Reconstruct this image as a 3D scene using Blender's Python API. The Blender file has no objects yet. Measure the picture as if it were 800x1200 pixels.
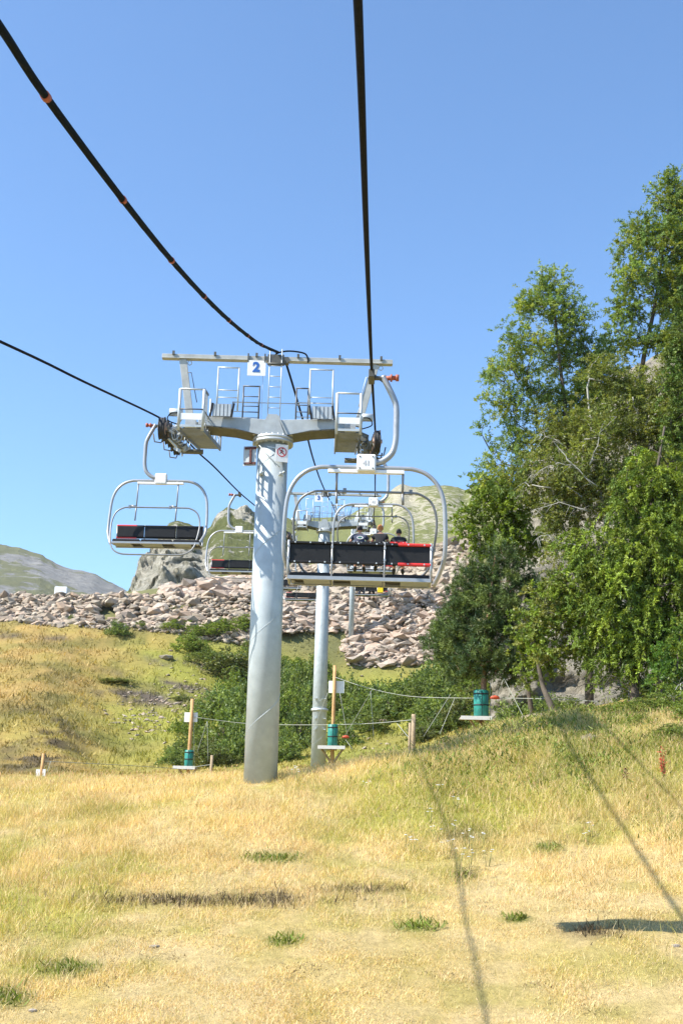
import bpy, bmesh, math, random
import numpy as np
from mathutils import Matrix, Vector
random.seed(7)
rng = np.random.default_rng(11)
sc = bpy.context.scene
COL = sc.collection
R = math.radians

# ------------------------------------------------------------------ camera
EYE = np.array([0.0, 0.0, 7.0])
F = 1400.0                       # focal length in photo pixels (photo 800 x 1200)
PITCH, YAW, ROLL = R(14.0), R(-1.82), R(1.3)
_fw = np.array([math.sin(YAW)*math.cos(PITCH), math.cos(YAW)*math.cos(PITCH), math.sin(PITCH)])
_r0 = np.array([math.cos(YAW), -math.sin(YAW), 0.0]); _u0 = np.cross(_r0, _fw)
_rt = _r0*math.cos(ROLL) + _u0*math.sin(ROLL)
_up = -_r0*math.sin(ROLL) + _u0*math.cos(ROLL)
cam_data = bpy.data.cameras.new('camera'); cam = bpy.data.objects.new('camera', cam_data); COL.objects.link(cam)
cam.matrix_world = Matrix(((_rt[0], _up[0], -_fw[0], EYE[0]), (_rt[1], _up[1], -_fw[1], EYE[1]), (_rt[2], _up[2], -_fw[2], EYE[2]), (0, 0, 0, 1)))
cam_data.sensor_fit = 'VERTICAL'; cam_data.sensor_height = 36.0; cam_data.lens = F/1200*36.0
cam_data.clip_start = 0.1; cam_data.clip_end = 12000
sc.camera = cam

# ------------------------------------------------------------------ sun, sky, exposure
SUN = np.array([-0.84, -0.36, 1.0]); SUN /= np.linalg.norm(SUN)      # towards the sun
sun_el = math.asin(SUN[2]); sun_az = math.atan2(SUN[0], SUN[1])
sd = bpy.data.lights.new('sun', 'SUN'); sd.energy = 5.0; sd.angle = R(0.53); sd.color = (1.0, 0.95, 0.86)
so = bpy.data.objects.new('sun', sd); COL.objects.link(so)
so.rotation_euler = Vector(SUN).to_track_quat('Z', 'Y').to_euler(); so.location = (0, 0, 60)
w = bpy.data.worlds.new('World'); sc.world = w; w.use_nodes = True
nt = w.node_tree; nt.nodes.clear()
sky = nt.nodes.new('ShaderNodeTexSky'); sky.sky_type = 'NISHITA'; sky.sun_disc = False
sky.sun_elevation = sun_el; sky.sun_rotation = sun_az
sky.altitude = 1400; sky.air_density = 1.15; sky.dust_density = 1.5; sky.ozone_density = 3.8
bg = nt.nodes.new('ShaderNodeBackground'); bg.inputs[1].default_value = 0.14
wo = nt.nodes.new('ShaderNodeOutputWorld')
tn = nt.nodes.new('ShaderNodeMix'); tn.data_type = 'RGBA'; tn.blend_type = 'MULTIPLY'; tn.inputs[0].default_value = 1.0; tn.inputs[7].default_value = (0.82, 0.965, 1.04, 1)
nt.links.new(sky.outputs[0], tn.inputs[6]); nt.links.new(tn.outputs[2], bg.inputs[0]); nt.links.new(bg.outputs[0], wo.inputs[0])
sc.view_settings.view_transform = 'Standard'; sc.view_settings.look = 'None'
sc.view_settings.exposure = 0.92; sc.view_settings.gamma = 1.0
sc.render.engine = 'CYCLES'
sc.cycles.max_bounces = 6; sc.cycles.transparent_max_bounces = 8

def at(px, py, Y):
    """world point seen at photo pixel (px,py) at forward distance Y"""
    v = _fw + (px-400)/F*_rt - (py-600)/F*_up
    return EYE + v*(Y/v[1])
def atv(px, py, Y):
    px = np.asarray(px, float); py = np.asarray(py, float); Y = np.asarray(Y, float)
    v = _fw[None, :] + ((px-400)/F).reshape(-1, 1)*_rt - ((py-600)/F).reshape(-1, 1)*_up
    return EYE + v*(Y.reshape(-1)/v[:, 1])[:, None]
def proj(P):
    P = np.asarray(P, float).reshape(-1, 3) - EYE
    d = np.maximum(P @ _fw, 0.05)
    return 400+F*(P @ _rt)/d, 600-F*(P @ _up)/d

# ------------------------------------------------------------------ noise in numpy
def _hash(ix, iy, s):
    h = (ix.astype(np.int64)*374761393 + iy.astype(np.int64)*668265263 + s*982451653) & 0x7fffffff
    h = ((h ^ (h >> 13))*1274126177) & 0x7fffffff
    return ((h ^ (h >> 16)) & 0xffff)/65535.0
def vn(x, y, s=0):
    x = np.asarray(x, float); y = np.asarray(y, float)
    ix = np.floor(x); iy = np.floor(y); fx = x-ix; fy = y-iy
    fx = fx*fx*(3-2*fx); fy = fy*fy*(3-2*fy)
    a = _hash(ix, iy, s); b = _hash(ix+1, iy, s); c = _hash(ix, iy+1, s); d = _hash(ix+1, iy+1, s)
    return (a*(1-fx)+b*fx)*(1-fy) + (c*(1-fx)+d*fx)*fy
def fbm(x, y, s=0, o=4, g=0.5):
    t = 0; a = 1; n = 0
    for k in range(o):
        t = t + a*vn(x*2**k, y*2**k, s+k*17); n += a; a *= g
    return t/n

# ------------------------------------------------------------------ object helpers
def tag(o, label=None, cat=None, group=None, kind=None):
    if label: o['label'] = label
    if cat: o['category'] = cat
    if group: o['group'] = group
    if kind: o['kind'] = kind
    return o
def thing(name, label, cat, loc=(0, 0, 0), rz=0.0, group=None, rot=None):
    o = bpy.data.objects.new(name, None); COL.objects.link(o)
    o.empty_display_size = 0.2
    o.location = loc; o.rotation_euler = rot if rot else (0, 0, rz)
    return tag(o, label, cat, group)
def copy_tree(o, parent=None):
    c = o.copy(); COL.objects.link(c); c.parent = parent
    for ch in list(o.children): copy_tree(ch, c)
    return c
def npmesh(name, V, Fc, mat, parent=None, col=None, smooth=False, fsz=4):
    """V (n,3); Fc (m,fsz) ints"""
    me = bpy.data.meshes.new(name)
    V = np.ascontiguousarray(V, np.float32); Fc = np.ascontiguousarray(Fc, np.int32)
    m = Fc.shape[0]; k = Fc.shape[1]
    me.vertices.add(len(V)); me.vertices.foreach_set('co', V.ravel())
    me.loops.add(m*k); me.loops.foreach_set('vertex_index', Fc.ravel())
    me.polygons.add(m); me.polygons.foreach_set('loop_start', np.arange(0, m*k, k, dtype=np.int32))
    me.polygons.foreach_set('loop_total', np.full(m, k, np.int32))
    if smooth: me.polygons.foreach_set('use_smooth', np.ones(m, bool))
    if col is not None:
        ca = me.color_attributes.new('tint', 'FLOAT_COLOR', 'POINT')
        c4 = np.ones((len(V), 4), np.float32); c4[:, :col.shape[1]] = col
        ca.data.foreach_set('color', c4.ravel())
    me.update(calc_edges=True)
    if mat: me.materials.append(mat)
    o = bpy.data.objects.new(name, me); COL.objects.link(o)
    if parent is not None: o.parent = parent
    return o

class MB:
    """collects simple solids; build() links ONE mesh object"""
    def __init__(s): s.v = []; s.f = []; s.sm = []
    def add(s, vs, fs, sm=False):
        b = len(s.v); s.v += [tuple(p) for p in vs]; s.f += [tuple(b+i for i in f) for f in fs]; s.sm += [sm]*len(fs)
        return s
    def box(s, c, d, M=None, bev=0.0):
        x, y, z = d[0]/2, d[1]/2, d[2]/2
        vs = [Vector((sx*x, sy*y, sz*z)) for sz in (-1, 1) for sx, sy in ((-1, -1), (1, -1), (1, 1), (-1, 1))]
        if M is not None: vs = [M @ p for p in vs]
        vs = [p+Vector(c) for p in vs]
        return s.add(vs, [(3, 2, 1, 0), (4, 5, 6, 7), (0, 1, 5, 4), (1, 2, 6, 5), (2, 3, 7, 6), (3, 0, 4, 7)])
    def bar(s, a, b, wd, hd, upv=(0, 0, 1)):
        a = Vector(a); b = Vector(b); d = (b-a); L = d.length; d.normalize()
        u = Vector(upv); sx = d.cross(u)
        if sx.length < 1e-4: sx = d.cross(Vector((1, 0, 0)))
        sx.normalize(); u = sx.cross(d)
        M = Matrix((sx, d, u)).transposed()
        return s.box((a+b)/2, (wd, L, hd), M)
    def tube(s, pts, r, n=8, caps=True):
        P = [Vector(p) for p in pts]; rr = r if isinstance(r, (list, tuple)) else [r]*len(P)
        t0 = (P[1]-P[0]).normalized(); nrm = t0.orthogonal().normalized()
        vs = []; fs = []
        for i, p in enumerate(P):
            if i == 0: t = P[1]-P[0]
            elif i == len(P)-1: t = P[-1]-P[-2]
            else: t = (P[i+1]-P[i]).normalized()+(P[i]-P[i-1]).normalized()
            t.normalize()
            nrm = nrm - t*nrm.dot(t)
            if nrm.length < 1e-5: nrm = t.orthogonal()
            nrm.normalize(); bn = t.cross(nrm)
            for k in range(n):
                a = 2*math.pi*k/n; vs.append(p+(nrm*math.cos(a)+bn*math.sin(a))*rr[i])
        for i in range(len(P)-1):
            for k in range(n):
                k2 = (k+1) % n; fs.append((i*n+k, i*n+k2, (i+1)*n+k2, (i+1)*n+k))
        s.add(vs, fs, True)
        if caps:
            b = len(s.v)-len(vs)
            s.f.append(tuple(b+k for k in range(n))[::-1]); s.sm.append(False)
            s.f.append(tuple(b+(len(P)-1)*n+k for k in range(n))); s.sm.append(False)
        return s
    def cyl(s, a, b, r, n=16, r2=None): return s.tube([a, b], [r, r if r2 is None else r2], n)
    def prism(s, poly, axis, t0, t1):
        """poly 2D list extruded along axis ('x','y','z') between t0 and t1"""
        def P(p, t):
            return {'x': (t, p[0], p[1]), 'y': (p[0], t, p[1]), 'z': (p[0], p[1], t)}[axis]
        n = len(poly); vs = [P(p, t0) for p in poly]+[P(p, t1) for p in poly]
        fs = [tuple(range(n)), tuple(range(2*n-1, n-1, -1))]+[(i, i+n, (i+1) % n+n, (i+1) % n) for i in range(n)]
        return s.add(vs, fs)
    def build(s, name, mat, parent=None, label=None, bevel=0.0):
        me = bpy.data.meshes.new(name); me.from_pydata(s.v, [], s.f)
        me.polygons.foreach_set('use_smooth', s.sm)
        bm = bmesh.new(); bm.from_mesh(me); bmesh.ops.recalc_face_normals(bm, faces=bm.faces); bm.to_mesh(me); bm.free()
        me.update(); me.materials.append(mat)
        o = bpy.data.objects.new(name, me); COL.objects.link(o)
        if parent is not None: o.parent = parent
        if label: o['label'] = label
        if bevel:
            m = o.modifiers.new('bevel', 'BEVEL'); m.width = bevel; m.segments = 1; m.limit_method = 'ANGLE'
        return o

def smooth_path(pts, sub=6):
    P = [np.array(p, float) for p in pts]; out = []
    for i in range(len(P)-1):
        p0 = P[max(i-1, 0)]; p1 = P[i]; p2 = P[i+1]; p3 = P[min(i+2, len(P)-1)]
        for k in range(sub):
            t = k/sub
            out.append(0.5*((2*p1)+(-p0+p2)*t+(2*p0-5*p1+4*p2-p3)*t*t+(-p0+3*p1-3*p2+p3)*t**3))
    out.append(P[-1]); return out

# ------------------------------------------------------------------ materials
def new_mat(name):
    m = bpy.data.materials.new(name); m.use_nodes = True; n = m.node_tree; n.nodes.clear()
    out = n.nodes.new('ShaderNodeOutputMaterial'); b = n.nodes.new('ShaderNodeBsdfPrincipled')
    n.links.new(b.outputs[0], out.inputs[0]); return m, n, b, out
def mix_col(n, fac, a, b, mode='MIX'):
    x = n.nodes.new('ShaderNodeMix'); x.data_type = 'RGBA'; x.blend_type = mode
    for sock, val in ((x.inputs[0], fac), (x.inputs[6], a), (x.inputs[7], b)):
        if hasattr(val, 'is_output') or isinstance(val, bpy.types.NodeSocket): n.links.new(val, sock)
        elif isinstance(val, (tuple, list)): sock.default_value = tuple(val)+((1,) if len(val) == 3 else ())
        else: sock.default_value = val
    return x.outputs[2]
def noise(n, scale, detail=4, rough=0.6, coord=None, dist=0.0):
    t = n.nodes.new('ShaderNodeTexNoise'); t.inputs['Scale'].default_value = scale
    t.inputs['Detail'].default_value = detail; t.inputs['Roughness'].default_value = rough; t.inputs['Distortion'].default_value = dist
    if coord is not None: n.links.new(coord, t.inputs['Vector'])
    return t.outputs[0]
def ramp(n, fac, stops):
    r = n.nodes.new('ShaderNodeValToRGB'); n.links.new(fac, r.inputs[0])
    e = r.color_ramp.elements
    while len(e) < len(stops): e.new(0.5)
    for k, (p, c) in enumerate(stops): e[k].position = p; e[k].color = tuple(c)+(1,) if len(c) == 3 else c
    return r.outputs[0]
def surf(name, col, rough=0.5, metal=0.0, var=0.12, scale=6.0, bump=0.0, bscale=40.0, dark=None, spec=0.5):
    """painted / metal / wood surface with mottled colour and fine relief"""
    m, n, b, out = new_mat(name)
    tc = n.nodes.new('ShaderNodeTexCoord').outputs['Object']
    f = noise(n, scale, 6, 0.65, tc)
    lo = tuple(max(0, c*(1-var)) for c in col) if dark is None else dark
    hi = tuple(min(1, c*(1+var*0.7)) for c in col)
    n.links.new(ramp(n, f, [(0.3, lo), (0.7, hi)]), b.inputs['Base Color'])
    b.inputs['Metallic'].default_value = metal
    rr = n.nodes.new('ShaderNodeMapRange'); n.links.new(noise(n, scale*3, 3, 0.6, tc), rr.inputs[0])
    rr.inputs[3].default_value = max(0.05, rough-0.12); rr.inputs[4].default_value = min(1, rough+0.15)
    n.links.new(rr.outputs[0], b.inputs['Roughness'])
    b.inputs['Specular IOR Level'].default_value = spec
    if bump:
        bp = n.nodes.new('ShaderNodeBump'); bp.inputs['Strength'].default_value = bump; bp.inputs['Distance'].default_value = 0.01
        n.links.new(noise(n, bscale, 4, 0.6, tc), bp.inputs['Height']); n.links.new(bp.outputs[0], b.inputs['Normal'])
    return m
def leaf_mat(name, col, trans=0.35, rough=0.5):
    """thin leaf: diffuse plus light passing through; each leaf's own tint comes from its colour attribute"""
    m, n, b, out = new_mat(name)
    a = n.nodes.new('ShaderNodeAttribute'); a.attribute_name = 'tint'
    c = mix_col(n, 1.0, a.outputs['Color'], col, 'MULTIPLY')
    n.links.new(c, b.inputs['Base Color']); b.inputs['Roughness'].default_value = rough; b.inputs['Specular IOR Level'].default_value = 0.35
    t = n.nodes.new('ShaderNodeBsdfTranslucent')
    c2 = mix_col(n, 1.0, c, (1.15, 1.1, 0.55), 'MULTIPLY'); n.links.new(c2, t.inputs[0])
    mx = n.nodes.new('ShaderNodeMixShader'); mx.inputs[0].default_value = trans
    n.links.new(b.outputs[0], mx.inputs[1]); n.links.new(t.outputs[0], mx.inputs[2]); n.links.new(mx.outputs[0], out.inputs[0])
    return m

M = {}
M['galv'] = surf('galvanised_steel', (0.50, 0.53, 0.54), 0.42, 0.25, 0.14, 3.0, 0.15, 60)
M['tube'] = surf('tower_tube_steel', (0.43, 0.475, 0.49), 0.45, 0.15, 0.16, 2.6, 0.06, 30)
M['arm'] = surf('crossarm_steel', (0.40, 0.425, 0.43), 0.5, 0.2, 0.22, 2.2, 0.15, 40)
M['beam'] = surf('top_beam_zinc', (0.42, 0.42, 0.39), 0.55, 0.15, 0.2, 3.5, 0.2, 40)
M['grate'] = surf('grating_steel', (0.20, 0.225, 0.265), 0.6, 0.2, 0.2, 8)
M['darksteel'] = surf('dark_weathered_steel', (0.10, 0.10, 0.09), 0.6, 0.2, 0.3, 9)
M['rocker'] = surf('greasy_rocker_steel', (0.15, 0.15, 0.12), 0.55, 0.1, 0.35, 9)
M['rubber'] = surf('sheave_rubber', (0.025, 0.025, 0.028), 0.7, 0, 0.3, 10)
M['hub'] = surf('sheave_hub', (0.36, 0.25, 0.20), 0.6, 0.1, 0.35, 12)
M['rope'] = surf('steel_rope', (0.006, 0.006, 0.008), 0.8, 0.0, 0.25, 12, 0.5, 60, spec=0.12)
M['cable'] = surf('black_cable', (0.005, 0.008, 0.011), 0.8, 0.0, 0.2, 8, 0.4, 30, spec=0.12)
M['orange'] = surf('orange_band', (0.36, 0.09, 0.045), 0.6, 0, 0.2, 30)
M['white'] = surf('white_plate', (0.80, 0.80, 0.80), 0.4, 0, 0.04, 5)
M['blue'] = surf('blue_print', (0.02, 0.12, 0.42), 0.5, 0, 0.05, 5)
M['greyprint'] = surf('faded_grey_print', (0.5, 0.5, 0.52), 0.5, 0, 0.05, 5)
M['red'] = surf('red_print', (0.55, 0.02, 0.03), 0.45, 0, 0.06, 5)
M['redpad'] = surf('red_padding', (0.62, 0.03, 0.03), 0.5, 0, 0.1, 9)
M['black'] = surf('black_padding', (0.012, 0.012, 0.013), 0.55, 0, 0.3, 9, 0.2, 50, spec=0.3)
M['chairtube'] = surf('chair_tube_paint', (0.36, 0.37, 0.385), 0.36, 0.35, 0.12, 9, 0.1, 60)
M['bar'] = surf('safety_bar_paint', (0.22, 0.225, 0.23), 0.4, 0.3, 0.15, 9)
M['chairpan'] = surf('seat_pan_metal', (0.24, 0.27, 0.32), 0.5, 0.1, 0.15, 9)
M['darktube'] = surf('dark_bar_paint', (0.11, 0.115, 0.12), 0.45, 0.2, 0.2, 9)
M['wood'] = surf('round_pole_wood', (0.50, 0.29, 0.12), 0.75, 0, 0.3, 7, 0.5, 30)
M['greywood'] = surf('weathered_post_wood', (0.36, 0.27, 0.17), 0.85, 0, 0.35, 9, 0.5, 30)
M['teal'] = surf('teal_pad_vinyl', (0.02, 0.22, 0.18), 0.42, 0, 0.35, 5, 0.4, 9)
M['strap'] = surf('black_strap', (0.01, 0.012, 0.012), 0.6)
M['ropew'] = surf('pale_rope', (0.34, 0.35, 0.30), 0.8, 0, 0.2, 30)
M['swing'] = surf('red_swing_seat', (0.50, 0.07, 0.025), 0.5, 0, 0.15, 9)
M['bark'] = surf('bark', (0.10, 0.08, 0.06), 0.9, 0, 0.4, 9, 0.9, 25)
M['deadwood'] = surf('dead_branch_bark', (0.42, 0.40, 0.35), 0.9, 0, 0.25, 9, 0.5, 25)
M['pinebark'] = surf('pine_bark', (0.26, 0.15, 0.09), 0.9, 0, 0.4, 9, 0.9, 25)
M['skin'] = surf('skin', (0.55, 0.30, 0.21), 0.5, 0, 0.06, 9)
M['navy'] = surf('navy_cotton', (0.05, 0.06, 0.10), 0.85, 0, 0.1, 9)
M['blackcloth'] = surf('black_cotton', (0.016, 0.016, 0.02), 0.85, 0, 0.15, 9)
M['darktrousers'] = surf('dark_trousers', (0.03, 0.03, 0.035), 0.85, 0, 0.15, 9)
M['brown'] = surf('brown_trousers', (0.14, 0.06, 0.03), 0.85, 0, 0.15, 9)
M['hairdark'] = surf('dark_hair', (0.02, 0.013, 0.010), 0.6, 0, 0.3, 60, 0.8, 120)
M['hairginger'] = surf('ginger_hair', (0.50, 0.18, 0.05), 0.6, 0, 0.25, 60, 0.8, 120)
M['yellow'] = surf('yellow_bag', (0.80, 0.60, 0.01), 0.5, 0, 0.08, 5)
M['bluecloth'] = surf('blue_grey_cloth', (0.04, 0.06, 0.14), 0.8, 0, 0.3, 9)
M['greenprint'] = surf('green_print', (0.03, 0.28, 0.16), 0.6)
# ================================================================== TERRAIN
GC = []
for Y in (6, 10, 16, 20, 24):
    for px in (-600, -200, 100, 400, 700, 1000, 1400): GC.append((px, 592+9660/Y, Y))
for px, py in ((-600, 952), (-200, 948), (100, 943), (400, 938), (540, 938), (620, 928), (700, 915), (800, 908), (1000, 900), (1400, 890)): GC.append((px, py, 27))
for px, py in ((-600, 922), (-200, 920), (0, 918), (200, 916), (300, 911), (400, 903), (470, 893), (520, 881), (560, 869), (620, 858), (700, 851), (800, 842), (1000, 832), (1400, 820)): GC.append((px, py, 31))
GC += [(320, 912, 29.4), (370, 904, 29.6), (420, 897, 29.8), (470, 889, 30), (340, 920, 33), (400, 912, 33), (450, 902, 33), (500, 889, 33)]
for px, py in ((-600, 926), (-200, 923), (0, 922), (200, 921), (300, 922), (400, 916), (470, 904), (520, 884), (560, 864), (640, 846), (720, 836), (800, 828), (1000, 815), (1400, 800)): GC.append((px, py, 35))
for px, py in ((-600, 930), (-200, 928), (0, 928), (250, 926), (400, 908), (500, 882), (560, 866), (640, 846), (700, 832), (800, 815), (1000, 800), (1400, 780)): GC.append((px, py, 45))
for px, py in ((-600, 920), (-200, 915), (0, 915), (100, 918), (250, 922), (375, 905), (500, 882), (600, 850), (700, 820), (800, 800), (1200, 760)): GC.append((px, py, 60))
for px, py in ((-600, 835), (-200, 845), (0, 866), (70, 868), (110, 890), (200, 893), (300, 888), (400, 876), (500, 862), (600, 830), (700, 790), (800, 760), (1200, 720)): GC.append((px, py, 80))
for px, py in ((-600, 770), (-200, 784), (0, 800), (60, 806), (120, 832), (180, 842), (250, 842), (400, 836), (500, 822), (600, 790), (700, 740), (1200, 660)): GC.append((px, py, 100))
for px, py in ((-600, 720), (-200, 722), (0, 728), (150, 739), (250, 752), (320, 768), (400, 789), (470, 786), (530, 775), (600, 750), (700, 700), (1200, 600)): GC.append((px, py, 130))
for px, py in ((-600, 704), (-200, 705), (0, 708), (150, 710), (250, 712), (320, 706), (400, 703), (520, 695), (600, 670), (700, 640), (1200, 560)): GC.append((px, py, 139))
for px, py in ((-600, 700), (-200, 698), (0, 699), (160, 697), (230, 684), (300, 673), (400, 662), (520, 640), (600, 610), (700, 600), (1200, 520)): GC.append((px, py, 150))
for px, py in ((-600, 706), (0, 704), (200, 698), (300, 680), (400, 668), (520, 646), (700, 610), (1200, 540)): GC.append((px, py, 175))
GC = np.array(GC, float)
_gp = atv(GC[:, 0], GC[:, 1], GC[:, 2])
_ga = np.stack([_gp[:, 0]/_gp[:, 1]*4.0, np.log(_gp[:, 1])*1.6], 1); _gt = (_gp[:, 2]-EYE[2])/_gp[:, 1]
def _tps(r2): return 0.5*r2*np.log(np.maximum(r2, 1e-12))
_n = len(_ga); _K = _tps(((_ga[:, None]-_ga[None])**2).sum(-1))+np.eye(_n)*1e-4
_Pm = np.hstack([np.ones((_n, 1)), _ga]); _A = np.zeros((_n+3, _n+3)); _A[:_n, :_n] = _K; _A[:_n, _n:] = _Pm; _A[_n:, :_n] = _Pm.T
_wts = np.linalg.solve(_A, np.concatenate([_gt, np.zeros(3)]))
def Gsm(x, y):
    x = np.asarray(x, float).ravel(); y = np.asarray(y, float).ravel()
    ye = np.clip(y, 6.0, 175.0)
    u = np.clip(x/ye, -0.75, 0.75)
    a = np.stack([u*4.0, np.log(ye)*1.6], 1); z = np.empty(len(x))
    for i in range(0, len(x), 20000):
        s = slice(i, i+20000)
        K = _tps(((a[s, None]-_ga[None])**2).sum(-1))
        z[s] = K @ _wts[:_n] + _wts[_n] + a[s] @ _wts[_n+1:]
    z = EYE[2] + z*ye
    z = z + np.minimum(y-6.0, 0)*0.243
    return z
def G(x, y):
    x = np.asarray(x, float).ravel(); y = np.asarray(y, float).ravel()
    z = Gsm(x, y)
    far = np.clip((y-34)/50, 0, 1)
    z = z + (fbm(x*0.55, y*0.55, 3, 3)-0.5)*0.16*(1-far*0.3) + (fbm(x*2.3, y*2.3, 5, 2)-0.5)*0.05
    z = z + far*(fbm(x*0.16, y*0.13, 9, 4)-0.5)*1.1 + far*(fbm(x*0.6, y*0.5, 29, 3)-0.5)*0.5
    # small lip across the meadow (dark strip in the photo)
    lip = np.exp(-((y-20.9-0.12*np.sin(x*1.1))/0.22)**2)*np.clip((x+5.2)/0.8, 0, 1)*np.clip((-0.9-x)/0.8, 0, 1)
    return z - lip*0.10
def Gat(px, Y):
    """world ground point below image column px at distance Y"""
    p = at(px, 900, Y); return np.array([p[0], Y, G(p[0], Y)[0]])

def blob(px, py, cx, cy, rx, ry, rot=0.0):
    dx = px-cx; dy = py-cy; c, s = math.cos(rot), math.sin(rot)
    a = (dx*c+dy*s)/rx; b = (-dx*s+dy*c)/ry
    return np.exp(-(a*a+b*b))
STRAW = np.array([0.54, 0.41, 0.15]); PALE = np.array([0.68, 0.525, 0.29]); GREEN = np.array([0.20, 0.235, 0.04])
DGREEN = np.array([0.065, 0.095, 0.02]); YGREEN = np.array([0.46, 0.415, 0.10]); DBROWN = np.array([0.105, 0.08, 0.045]); SCREE = np.array([0.135, 0.11, 0.09])
def gcol(P):
    """colour of the ground cover at world points: straw, green, dark brown, bare scree"""
    x, y = P[:, 0], P[:, 1]; px, py = proj(P)
    near = y < 37
    n1 = fbm(x*0.35, y*0.35, 41, 4); n2 = fbm(x*1.3, y*1.3, 57, 3); n3 = fbm(x*0.9+5, y*0.25, 71, 3); n4 = fbm(x*4, y*3, 77, 2)
    g = np.clip((n1*0.55+n2*0.35+n4*0.10-0.50)*5.0+0.36, 0, 1)
    wN = 0.12*np.exp(-((py-930)/70)**2) + 0.55*blob(px, py, 60, 1060, 150, 70) + 0.85*blob(px, py, 690, 895, 180, 62) + 0.6*blob(px, py, 540, 950, 150, 45) + 0.35*blob(px, py, 480, 905, 60, 20) \
        + 0.3*blob(px, py, 20, 1150, 60, 40) - 0.30*blob(px, py, 420, 1170, 380, 90) - 0.5*blob(px, py, 430, 895, 70, 14, -0.25)
    fg = np.clip(g*0.7+wN*0.95-0.16, 0, 1)
    base = PALE*(1-n2[:, None]) + STRAW*n2[:, None]
    gr = YGREEN*(1-n3[:, None]) + (YGREEN*0.45+GREEN*0.55)*n3[:, None]
    c = base*(1-fg[:, None]) + gr*fg[:, None]
    k = np.clip(1.0*blob(px, py, 680, 880, 130, 38)*near, 0, 1)[:, None]*np.clip(n2*2-0.3, 0, 1)[:, None]; c = c*(1-k)+GREEN*k
    for (cx, cy, rx, ry) in ((331, 1103, 20, 6), (489, 1086, 24, 6), (80, 1136, 36, 10), (642, 994, 16, 5), (8, 1170, 22, 10), (320, 1006, 30, 6), (605, 1077, 16, 4)):
        k = (np.clip(1.3*blob(px, py, cx, cy, rx, ry), 0, 1)*near)[:, None]; c = c*(1-k)+(GREEN*0.9)*k
    for (cx, cy, rx, ry) in ((690, 1092, 36, 8), (320, 1054, 22, 8), (240, 1055, 120, 7), (420, 1043, 50, 5), (545, 1026, 14, 6), (545, 980, 30, 8)):  # dark brown strip and small patches across the near meadow
        k = (np.clip(1.1*blob(px, py, cx, cy, rx, ry), 0, 1)*near)[:, None]*(0.4+0.6*n2[:, None]); c = c*(1-k)+DBROWN*k
    # hillside beyond the crest
    fh = np.clip((n1-0.45)*2.2+0.35, 0, 1)
    gw = np.clip(0.9*blob(px, py, 210, 855, 110, 45) + 0.75*blob(px, py, 220, 780, 90, 40) + 0.9*blob(px, py, 420, 830, 130, 90) + 0.6*blob(px, py, 300, 780, 60, 60), 0, 1)
    fh = np.clip(fh*0.45+gw-0.15*blob(px, py, 40, 790, 90, 60), 0, 1)[:, None]
    ch = (STRAW*0.80*np.array([1.06, 0.96, 0.95]))*(1-fh) + (YGREEN*0.5+GREEN*0.5)*fh
    k = np.clip((fbm(x*0.35, y*0.22, 91, 4)-0.52)*7, 0, 1)*np.clip(blob(px, py, 75, 850, 80, 60, -0.5)+blob(px, py, 150, 760, 110, 28)+0.5, 0, 1)
    ch = ch*(1-k[:, None]*0.5)+(DGREEN*0.9+DBROWN*0.6)*k[:, None]*0.5
    k = np.clip(blob(px, py, 55, 860, 45, 30, 0.6)+blob(px, py, 25, 890, 40, 20), 0, 1)*np.clip((fbm(x*0.7, y*0.4, 95, 3)-0.42)*5, 0, 1)
    ch = ch*(1-k[:, None])+(DBROWN*1.2)*k[:, None]
    k = np.clip(1.5*(blob(px, py, 165, 818, 48, 8, 0.12)+0.8*blob(px, py, 215, 778, 50, 6, 0.15)+0.6*blob(px, py, 10, 745, 20, 4)+0.6*blob(px, py, 70, 748, 26, 3)+blob(px, py, 190, 800, 50, 4, .2)), 0, 1)*np.clip((fbm(x*0.6, y*0.35, 99, 3)-0.35)*5, 0, 1)
    ch = ch*(1-k[:, None])+SCREE*k[:, None]
    k = np.clip((y-128)/5, 0, 1)[:, None]; ch = ch*(1-k)+(SCREE*0.8+GREEN*0.5)*k
    t = np.clip((y-35)/6, 0, 1)[:, None]
    return np.clip(c*(1-t)+ch*t, 0.005, 1)

# ground sheet
NU = 330
yr = np.concatenate([np.linspace(-60, 8, 30)[:-1], np.arange(8, 37, 0.13), 37*np.exp(np.linspace(0, math.log(175/37), 200))[1:], np.array([185, 200, 230, 280])])
ur = np.linspace(-1, 1, NU); ur = ur*0.42+ur**5*0.43
YY, UU = np.meshgrid(yr, ur, indexing='ij'); sx = np.maximum(np.abs(YY), 15)
XX = UU*sx; ZZ = G(XX, YY).reshape(XX.shape)
Vg = np.stack([XX.ravel(), YY.ravel(), ZZ.ravel()], 1)
nr, nc = XX.shape; idx = np.arange(nr*nc).reshape(nr, nc)
Fg = np.stack([idx[:-1, :-1].ravel(), idx[:-1, 1:].ravel(), idx[1:, 1:].ravel(), idx[1:, :-1].ravel()], 1)
m, n, b, out = new_mat('meadow_turf')
a = n.nodes.new('ShaderNodeAttribute'); a.attribute_name = 'tint'
tc = n.nodes.new('ShaderNodeTexCoord').outputs['Object']
c = mix_col(n, 0.55, a.outputs['Color'], ramp(n, noise(n, 9, 8, 0.75, tc), [(0.25, (0.35, 0.33, 0.25)), (0.75, (1.25, 1.25, 1.2))]), 'MULTIPLY')
c = mix_col(n, 0.5, c, ramp(n, noise(n, 1.7, 6, 0.7, tc), [(0.3, (0.6, 0.62, 0.55)), (0.7, (1.25, 1.22, 1.2))]), 'MULTIPLY')
n.links.new(c, b.inputs['Base Color']); b.inputs['Roughness'].default_value = 0.95; b.inputs['Specular IOR Level'].default_value = 0.15
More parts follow.
